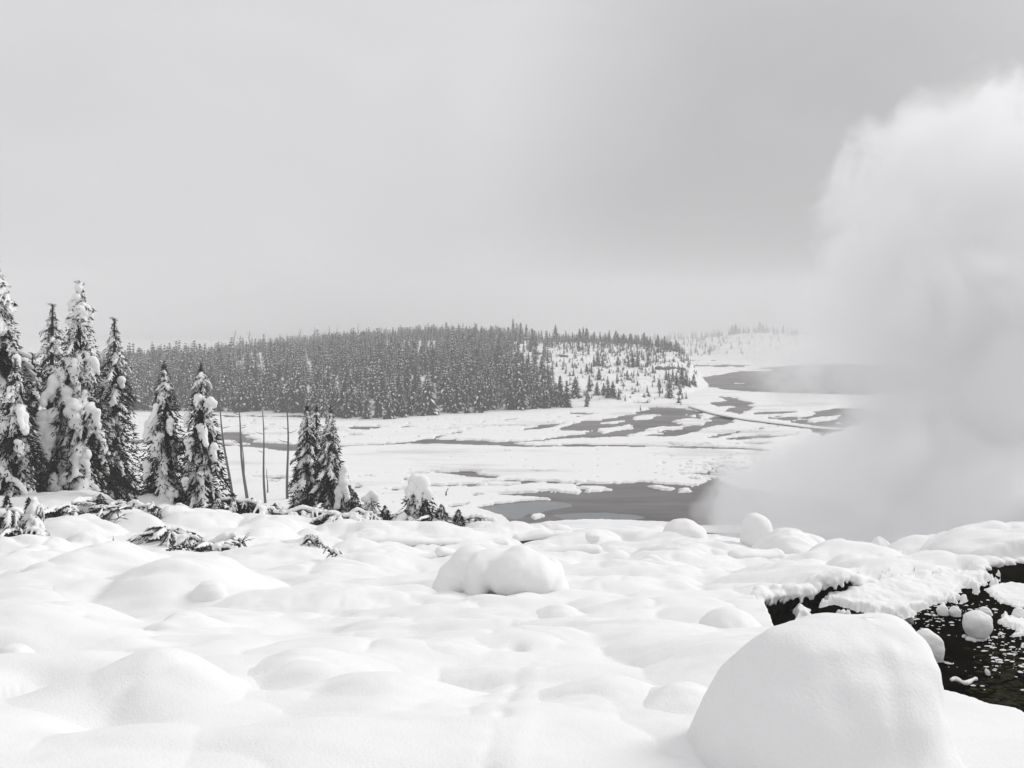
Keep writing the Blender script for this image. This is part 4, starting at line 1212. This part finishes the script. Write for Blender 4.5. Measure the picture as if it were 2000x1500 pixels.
for k, (a, b, c, e, w, lab) in enumerate(SN):
    snag(lab, a, b, c, e, w, 20 + k, 2 if k < 2 else 0, d=385, group='bare snags on the wooded skyline')

# ------------------------------------------------------------------ boardwalk across the far flats
bw = [(1352, 793), (1375, 800), (1400, 807), (1430, 813), (1460, 818), (1500, 823), (1540, 828), (1590, 834), (1645, 838)]
bp_ = np.array([[X(px, -(BZ + .55) * F / (py - HZ)), -(BZ + .55) * F / (py - HZ)] for px, py in bw])
tt = np.linspace(0, len(bw) - 1, 60)
cx = hermite(np.arange(len(bw)), bp_[:, 0], tt); cy = hermite(np.arange(len(bw)), bp_[:, 1], tt)
root = thing('boardwalk', 'snow-covered boardwalk curving over the far flats towards the steam', 'boardwalk', (cx[0], cy[0], BZ))
tg = np.stack([np.gradient(cx), np.gradient(cy)], -1); tg /= np.linalg.norm(tg, axis=1)[:, None]; nm = np.stack([-tg[:, 1], tg[:, 0]], -1)


def strip(w, z0, z1):
    rows = []
    for s, z in ((-1, z0), (-1, z1), (-.5, z1 + .12), (.5, z1 + .12), (1, z1), (1, z0)):
        rows.append(np.stack([cx + nm[:, 0] * w * s - cx[0], cy + nm[:, 1] * w * s - cy[0], np.full_like(cx, z)], -1))
    return np.concatenate(rows)


link('deck', mesh_from('deck', strip(1.0, .30, .45), grid_faces(6, 60), M_PLANK), root)
link('snow_cover', mesh_from('snow_cover', strip(1.25, .46, .58), grid_faces(6, 60), M_SNOWF), root)
pm = MB(); pm.tube([(0, 0, -.3), (0, 0, .35)], .09, 6); pme = pm.mesh('post', M_PLANK)
for k in range(2, 60, 3):
    for s in (-.8, .8):
        link('post', pme, root, (cx[k] + nm[k, 0] * s - cx[0], cy[k] + nm[k, 1] * s - cy[0], 0))

# ------------------------------------------------------------------ far pines
def far_proto(i, layers, per, snow_p, slim=.2):
    r = random.Random(900 + i)
    dk, sn = MB(), MB()
    H = 1.0
    for k in range(layers):
        t = .06 + .9 * k / layers
        R = slim * (1 - t) ** .75 * r.uniform(.8, 1.2) + .012
        a0 = r.uniform(0, 6.28)
        for j in range(per):
            a = a0 + j * 6.283 / per + r.uniform(-.3, .3); L = R * r.uniform(.7, 1.25)
            ca, sa = math.cos(a), math.sin(a); dr = r.uniform(.25, .75)
            wd = .30 * L + .010
            tip = np.array([ca * L, sa * L, t - dr * L]); mid = np.array([ca * L * .55, sa * L * .55, t - dr * L * .35 + .012])
            sd = np.array([-sa, ca, 0]) * wd
            root = np.array([0, 0, t + .045])
            dk.add([root, mid + sd - [0, 0, .02], tip, mid - sd - [0, 0, .02]], [[0, 1, 2], [0, 2, 3]])
            if r.random() < snow_p:
                f0, f1 = r.uniform(.25, .5), r.uniform(.8, 1.05)
                b0 = root + (tip - root) * f0 + [0, 0, .018]; b1 = root + (tip - root) * f1 + [0, 0, .014]
                m_ = (b0 + b1) / 2 + [0, 0, .016]; s2 = sd * r.uniform(.3, .65)
                sn.add([b0, m_ + s2, b1, m_ - s2], [[0, 1, 2], [0, 2, 3]])
    return dk, sn


FAR = []
mbt = MB(); mbt.tube([(0, 0, -.06), (0, 0, .5), (0, 0, 1.0)], [.018, .012, .002], 5); FT = mbt.mesh('trunk', M_BARK)
for i in range(6):
    dk, sn = far_proto(i, 15, 7, [.5, .68, .4, .55, .75, .35][i], [.17, .2, .23, .19, .26, .16][i])
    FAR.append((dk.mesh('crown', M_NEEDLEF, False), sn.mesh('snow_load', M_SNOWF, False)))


def far_pine(label, px, d, H, group, seed):
    r = random.Random(seed)
    root = thing('pine_tree', label, 'pine tree', (X(px, d), d, gz(px, d) - .1), group)
    c, s = r.choice(FAR); wid = r.uniform(.95, 1.55)
    az = r.uniform(0, 6.28)
    for nm_, me in (('trunk', FT), ('crown', c), ('snow_load', s)):
        o = link(nm_, me, root); o.scale = (H * wid, H * wid, H)
        if nm_ != 'trunk': o['kind'] = 'stuff'; o.rotation_euler = (0, 0, az)
    return root


used = []
# front rank along the foot of the hill
sd_ = 5000
GF = 'snow-dusted pines in the front rank of the far wood'
px = 236.0
while px < 1075:
    foot = float(np.interp(px, H_PX, H_FOOT))
    for rk in range(2):
        py = foot + random.uniform(-4, 2.2) - rk * 9
        p = px + random.uniform(-5, 5)
        d = -BZ * F / (py - HZ) + (1 if rk == 0 else 3)
        if 395 < p < 560 and random.random() < .35: continue
        hp = random.uniform(40, 64) if p < 560 else random.uniform(44, 76)
        if p > 1010 and random.random() < (p - 1010) / 90: continue
        far_pine('snow-dusted pine in the dense front rank of the far wood', p, d, hp / F * d, GF, sd_); sd_ += 1
        used.append((p, d))
    px += random.choice([6, 9, 13, 17, 24]) * random.uniform(.8, 1.2)

SL = [(1094,796,67),(1107,797,58),(1124,776,43),(1120,735,14),(1146,796,28),(1151,764,34),(1148,783,20),(1166,771,27),(1170,742,25),(1179,771,25),(1188,776,36),(1197,776,34),(1205,749,20),(1209,780,22),(1221,784,14),
      (1168,715,30),(1160,716,26),(1177,714,24),(1207,714,20),(1236,717,34),(1245,716,28),(1228,716,20),(1264,768,16),(1245,754,12),(1287,755,18),(1308,778,42),(1328,771,20),(1301,742,22),(1314,744,26),(1332,751,36),(1340,753,32),(1355,753,25),(1321,752,26),(1347,756,20),
      (1105,730,11),(1087,716,11),(1079,718,10),(1123,717,10),(1135,730,13),(1146,727,18),(1155,729,20),(1038,794,67),(1050,796,62),(1076,783,45),(1066,790,50),(1030,780,60),(1020,770,60),(1060,770,55),(1085,792,48),(1045,745,55),(1032,735,50),
      (1010,735,52),(1070,750,40),(1058,730,36),(1022,750,50),(1000,745,48),(1260,735,12),(1275,728,10),(1225,735,9),(1190,728,9),(1294,768,12),(1288,775,9),(1316,762,14)]
for k, (px, py, hp) in enumerate(SL):
    d = hit(px, py, 120)
    if d > 600: continue
    far_pine('snow-dusted pine on the open white slope right of the wood', px, d, hp / F * d, 'scattered pines on the open white slope', 7000 + k)
    used.append((px, d))
SKY = [(1002,45),(1017,38),(1028,34),(1040,24),(992,28),(1058,24),(1085,36),(1068,22),(1105,24),(1118,22),(1132,28),(1139,32),(1146,30),(1160,22),(1172,22),(1190,26),(1203,26),(1218,20),(1232,22),(1258,26),(1270,20),(1285,26),(1298,28),(1310,18)]
for k, (px, hp) in enumerate(SKY):
    d1 = float(np.interp(px, H_PX, H_D1)) - 2
    far_pine('slim pine standing up from the skyline of the hill', px, d1, hp / F * d1, 'tall pines on the skyline right of the wood', 7600 + k); used.append((px, d1))
SK2 = [(1424,16),(1430,20),(1437,22),(1444,16),(1452,12),(1462,14),(1472,15),(1484,22),(1490,18),(1497,20),(1410,12),(1400,10),(1390,8),(1510,16),(1530,18)]
for k, (px, hp) in enumerate(SK2):
    far_pine('small faint pine on the crest of the farther slope near the steam', px, 519, hp / F * 519, 'faint pines on the farther slope', 7700 + k)

# the rest of the wood is one mass
dkp = []
for i in range(4):
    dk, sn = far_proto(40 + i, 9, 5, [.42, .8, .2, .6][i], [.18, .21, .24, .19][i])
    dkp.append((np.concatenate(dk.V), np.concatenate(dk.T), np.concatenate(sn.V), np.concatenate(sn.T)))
AV, AT, AM = [], [], []
nv = 0


def put(px, d, H, i, wid, az):
    global nv
    g = gz_(px, d)
    dv, dt, sv, st = dkp[i]
    ca, sa = math.cos(az), math.sin(az)
    for v, t, m in ((dv, dt, 0), (sv, st, 1)):
        x = (v[:, 0] * ca - v[:, 1] * sa) * H * wid + X(px, d); y = (v[:, 0] * sa + v[:, 1] * ca) * H * wid + d
        AV.append(np.stack([x, y, v[:, 2] * H + g], -1)); AT.append(t + nv); AM.append(np.full(len(t), m)); nv += len(v)


cand = []
CLEAR = [(512, 730, 11, 16), (606, 733, 9, 20), (352, 727, 18, 11), (270, 742, 8, 14), (640, 748, 8, 8), (560, 726, 9, 7), (430, 748, 12, 7), (470, 765, 9, 7), (385, 765, 10, 8), (545, 765, 9, 6), (690, 735, 6, 9), (1010, 690, 10, 9), (1028, 705, 12, 12), (935, 690, 7, 8), (985, 712, 7, 10)]
N = 4600
dd = np.sqrt(rng.uniform(195 ** 2, 470 ** 2, N * 4)); pp = rng.uniform(190, 1080, N * 4)
foot = np.interp(pp, H_PX, H_FOOT); d0 = -BZ * F / (foot - HZ); d1 = np.interp(pp, H_PX, H_D1)
ok = (dd > d0 + 3) & (dd < d1 + np.interp(pp, [300, 560], [4, 22]))
right_edge = 985 + (dd - 200) * .12
dens = np.interp(pp - right_edge, [-40, 70], [1.0, 0.12])
clump = fbm(X(pp, dd) / 16, dd / 22, 808, 3)
ok &= rng.rand(N * 4) < dens * np.clip(.62 + 1.5 * clump, .06, 1)
pp, dd = pp[ok][:N], dd[ok][:N]
gg = ground(pp, dd); pyy = HZ - gg * F / dd
# thin scatter: upper part of the open slope, farther rise, foot shrubs
n2 = 700
p2 = rng.uniform(1060, 1345, n2); y2 = rng.uniform(664, 705, n2)
n3 = 420
p3 = rng.uniform(1180, 1560, n3); d3 = rng.uniform(415, 535, n3)
gz_cache = None
def gz_(px, d): return float(ground(np.array([px]), np.array([d]))[0]) - .15
cnt = 0
for px, d, py in zip(pp, dd, pyy):
    if any(((px - a) / c) ** 2 + ((py - b) / e) ** 2 < 1 for a, b, c, e in CLEAR): continue
    base = np.interp(d, [200, 420], [8.4, 6.2])
    put(px, d, base * random.uniform(.4, 1.0) * (1.35 if random.random() < .12 else 1), random.randrange(4), random.uniform(.8, 1.25), random.uniform(0, 6.28)); cnt += 1
for px, py in zip(p2, y2):
    d1_ = float(np.interp(px, H_PX, H_D1))
    d = d1_ - abs(random.gauss(0, 1)) * 45 + 4
    H = random.choice([1.0, 1.4, 2.0, 2.6, 3.4]) * random.uniform(.7, 1.2)
    if d > d1_ - 12: H = random.uniform(2.4, 4.6)
    if d < 200: continue
    put(px, d, H, random.randrange(4), random.uniform(.9, 1.5), random.uniform(0, 6.28))
for px, d in zip(p3, d3):
    H = random.uniform(1.2, 3.6) if d < 500 else random.uniform(2.5, 5.5)
    if px > 1420 and d < 505 and random.random() < .75: H *= .4
    put(px, d, H, random.randrange(4), random.uniform(.9, 1.4), random.uniform(0, 6.28))
for k in range(420):     # brush on the open slope
    px = random.gauss(1215, 85); py = random.uniform(680, 782) if k < 160 else random.gauss(718, 18)
    if not 1030 < px < 1372: continue
    d = hit(px, py, 150)
    if d < 600: put(px, d, random.uniform(.3, 1.5), random.randrange(4), random.uniform(1.3, 3), random.uniform(0, 6.28))
for k in range(900):     # low woods beyond the hill, left
    px = random.uniform(120, 760); d = random.uniform(640, 760)
    put(px, d, random.uniform(4, 8), random.randrange(4), 1.3, random.uniform(0, 6.28))
for k in range(500):     # far rise swallowed by the haze
    px = random.uniform(300, 1700); d = random.uniform(850, 868)
    x = X(px, d); t = np.interp(x, fx, top)
    gz_ = (lambda p, q, t=t: float(t) - 1)
    put(px, d, random.uniform(4, 8), random.randrange(4), 1.2, random.uniform(0, 6.28))
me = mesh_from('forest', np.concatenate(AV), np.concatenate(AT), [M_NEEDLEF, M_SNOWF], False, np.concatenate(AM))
link('forest', me, kind='stuff')

# dark bare ground on the warm slope
for lab, px, py, w, h in (('dark bare patch of warm ground high on the open slope, left one', 1060, 694, 24, 6), ('dark bare patch of warm ground high on the open slope, right one', 1120, 699, 26, 6),
                          ('dark rocky ledge at the right end of the open slope', 1312, 720, 26, 10)):
    d = hit(px, py, 150)
    r = random.Random(px); bl = []
    for k in range(16 if h < 8 else 26):
        q = px + r.uniform(-w, w); yy = py + r.uniform(-h, h) * .7; dq = min(max(hit(q, yy, 150), d - 25), d + 25)
        s = w / F * d * (.26 if h < 8 else .17) * r.uniform(.4, 1.3)
        bl.append((X(q, dq) - X(px, d), dq - d, gz(q, dq) - gz(px, d) + .1, s * 1.6, s * 1.3, s * (.3 if h < 8 else .8)))
    thing('rock_outcrop', lab, 'rock', (X(px, d), d, gz(px, d)), None, blob_mesh('rock_outcrop', bl, .4, M_ROCK, 1, True))

# ------------------------------------------------------------------ haze and steam
def box_mesh(name, lo, hi):
    (a, b, c), (d, e, f) = lo, hi
    V = np.array([[a, b, c], [d, b, c], [d, e, c], [a, e, c], [a, b, f], [d, b, f], [d, e, f], [a, e, f]])
    Q = np.array([[0, 3, 2, 1], [4, 5, 6, 7], [0, 1, 5, 4], [1, 2, 6, 5], [2, 3, 7, 6], [3, 0, 4, 7]])
    return V, Q


def vol_mat(name, density, col=(1, 1, 1)):
    m = bpy.data.materials.new(name); m.use_nodes = True
    nt = m.node_tree; nt.nodes.clear()
    o = nt.nodes.new('ShaderNodeOutputMaterial')
    v = nt.nodes.new('ShaderNodeVolumePrincipled')
    v.inputs['Color'].default_value = (*col, 1)
    v.inputs['Density'].default_value = density
    v.inputs['Anisotropy'].default_value = 0.0
    nt.links.new(v.outputs[0], o.inputs['Volume'])
    return m, nt, v


HAZE = 0.0010
mh, _, _ = vol_mat('winter_haze', HAZE, (0.84, 0.84, 0.845))
V, Q = box_mesh('haze', (-1600, -450, BZ - 2.2), (1600, 1560, 42))
link('haze', mesh_from('haze', V, Q, mh, False), kind='stuff')

STEAM = [  # px, py, radius px, depth, weight
 (1478,1000,100,82,1.15), (1475,1055,90,81,1.2), (1520,985,100,82,1.3), (1600,975,130,84,1.4), (1700,985,150,84,1.2), (1840,960,210,86,1), (1600,1080,140,80,1.2), (1500,1070,80,80,1.2), (1760,1080,200,80,1), (1980,1050,260,80,1),
 (1540,915,80,88,1.1), (1600,885,60,90,.9), (1720,890,95,90,1), (1830,800,160,92,1), (1780,690,110,92,1), (1930,740,230,92,1), (1710,640,110,92,1), (1620,690,85,96,.75), (1540,705,80,98,.6),
 (1740,540,150,92,1), (1585,600,60,94,.8), (1722,440,100,92,1), (1850,480,230,92,1), (1790,330,130,92,1), (1930,320,180,92,1), (2050,620,280,92,1), (2120,900,260,88,1), (2130,400,260,92,1), (1650,560,85,94,.9), (2230,640,260,92,1),
 (1500,735,70,96,.5), (1600,735,80,96,.62), (1690,745,70,96,.75), (1480,690,60,98,.45),
 (1432,965,60,86,.75), (1405,1000,50,86,.6), (1450,915,55,90,.6), (1500,880,50,92,.7),
]


def build_steam():
    m, nt, v = vol_mat('steam', 0.0, (0.986, 0.986, 0.989))
    N, L = nt.nodes, nt.links
    tc = N.new('ShaderNodeTexCoord')
    nz = N.new('ShaderNodeTexNoise'); nz.inputs['Scale'].default_value = 0.13; nz.inputs['Detail'].default_value = 8; nz.inputs['Roughness'].default_value = 0.6; nz.inputs['Distortion'].default_value = 0.7
    L.new(tc.outputs['Object'], nz.inputs['Vector'])
    prev = None
    blobs = []
    for (px, py, r, d, wt) in STEAM:
        c = (X(px, d), d, Zp(py, d)); rr = r / F * d
        blobs.append((*c, rr * 1.28 + 1.6, rr * 1.28 + 1.6, rr * 1.28 + 1.6))
        s = N.new('ShaderNodeVectorMath'); s.operation = 'DISTANCE'; s.inputs[1].default_value = c
        L.new(tc.outputs['Object'], s.inputs[0])
        q = N.new('ShaderNodeMapRange'); q.inputs['From Min'].default_value = 0; q.inputs['From Max'].default_value = rr * 1.25
        q.inputs['To Min'].default_value = wt; q.inputs['To Max'].default_value = 0
        L.new(s.outputs['Value'], q.inputs['Value'])
        if prev is None:
            prev = q.outputs[0]
        else:
            mx = N.new('ShaderNodeMath'); mx.operation = 'ADD'
            L.new(prev, mx.inputs[0]); L.new(q.outputs[0], mx.inputs[1]); prev = mx.outputs[0]
    off = N.new('ShaderNodeMapRange'); off.inputs['From Min'].default_value = 0.3; off.inputs['From Max'].default_value = 0.7
    off.inputs['To Min'].default_value = -0.85; off.inputs['To Max'].default_value = 0.85; off.clamp = False
    L.new(nz.outputs[0], off.inputs['Value'])
    ad = N.new('ShaderNodeMath'); ad.operation = 'ADD'
    L.new(prev, ad.inputs[0]); L.new(off.outputs[0], ad.inputs[1])
    edge = N.new('ShaderNodeMapRange'); edge.interpolation_type = 'SMOOTHSTEP'
    edge.inputs['From Min'].default_value = 0.15; edge.inputs['From Max'].default_value = 1.15
    edge.inputs['To Min'].default_value = 0.0; edge.inputs['To Max'].default_value = 0.26
    L.new(ad.outputs[0], edge.inputs['Value'])
    # nothing outside the puffs themselves
    gate = N.new('ShaderNodeMapRange'); gate.inputs['From Min'].default_value = 0.0; gate.inputs['From Max'].default_value = 0.12
    L.new(prev, gate.inputs['Value'])
    ml = N.new('ShaderNodeMath'); ml.operation = 'MULTIPLY'
    L.new(edge.outputs[0], ml.inputs[0]); L.new(gate.outputs[0], ml.inputs[1])
    L.new(ml.outputs[0], v.inputs['Density'])
    me = blob_mesh('steam', blobs, 1.2, m, 2)
    return link('steam', me, kind='stuff')


build_steam()

# fog lying over the far end of the basin: thickens with distance, thins out upwards
def build_fog():
    m, nt, v = vol_mat('fog_bank', 0.0, (0.80, 0.80, 0.805))
    N, L = nt.nodes, nt.links
    tc = N.new('ShaderNodeTexCoord'); sp = N.new('ShaderNodeSeparateXYZ'); L.new(tc.outputs['Object'], sp.inputs[0])
    a = N.new('ShaderNodeMapRange'); a.interpolation_type = 'SMOOTHSTEP'
    a.inputs['From Min'].default_value = 300; a.inputs['From Max'].default_value = 620; a.inputs['To Max'].default_value = 0.011
    L.new(sp.outputs['Y'], a.inputs['Value'])
    b = N.new('ShaderNodeMapRange'); b.interpolation_type = 'SMOOTHSTEP'
    b.inputs['From Min'].default_value = -18; b.inputs['From Max'].default_value = 36; b.inputs['To Min'].default_value = 1; b.inputs['To Max'].default_value = 0
    L.new(sp.outputs['Z'], b.inputs['Value'])
    c = N.new('ShaderNodeMath'); c.operation = 'MULTIPLY'
    L.new(a.outputs[0], c.inputs[0]); L.new(b.outputs[0], c.inputs[1]); L.new(c.outputs[0], v.inputs['Density'])
    V, Q = box_mesh('fog_bank', (-1500, 300, BZ - 1.9), (1500, 1450, 37))
    link('fog_bank', mesh_from('fog_bank', V, Q, m, False), kind='stuff')


build_fog()
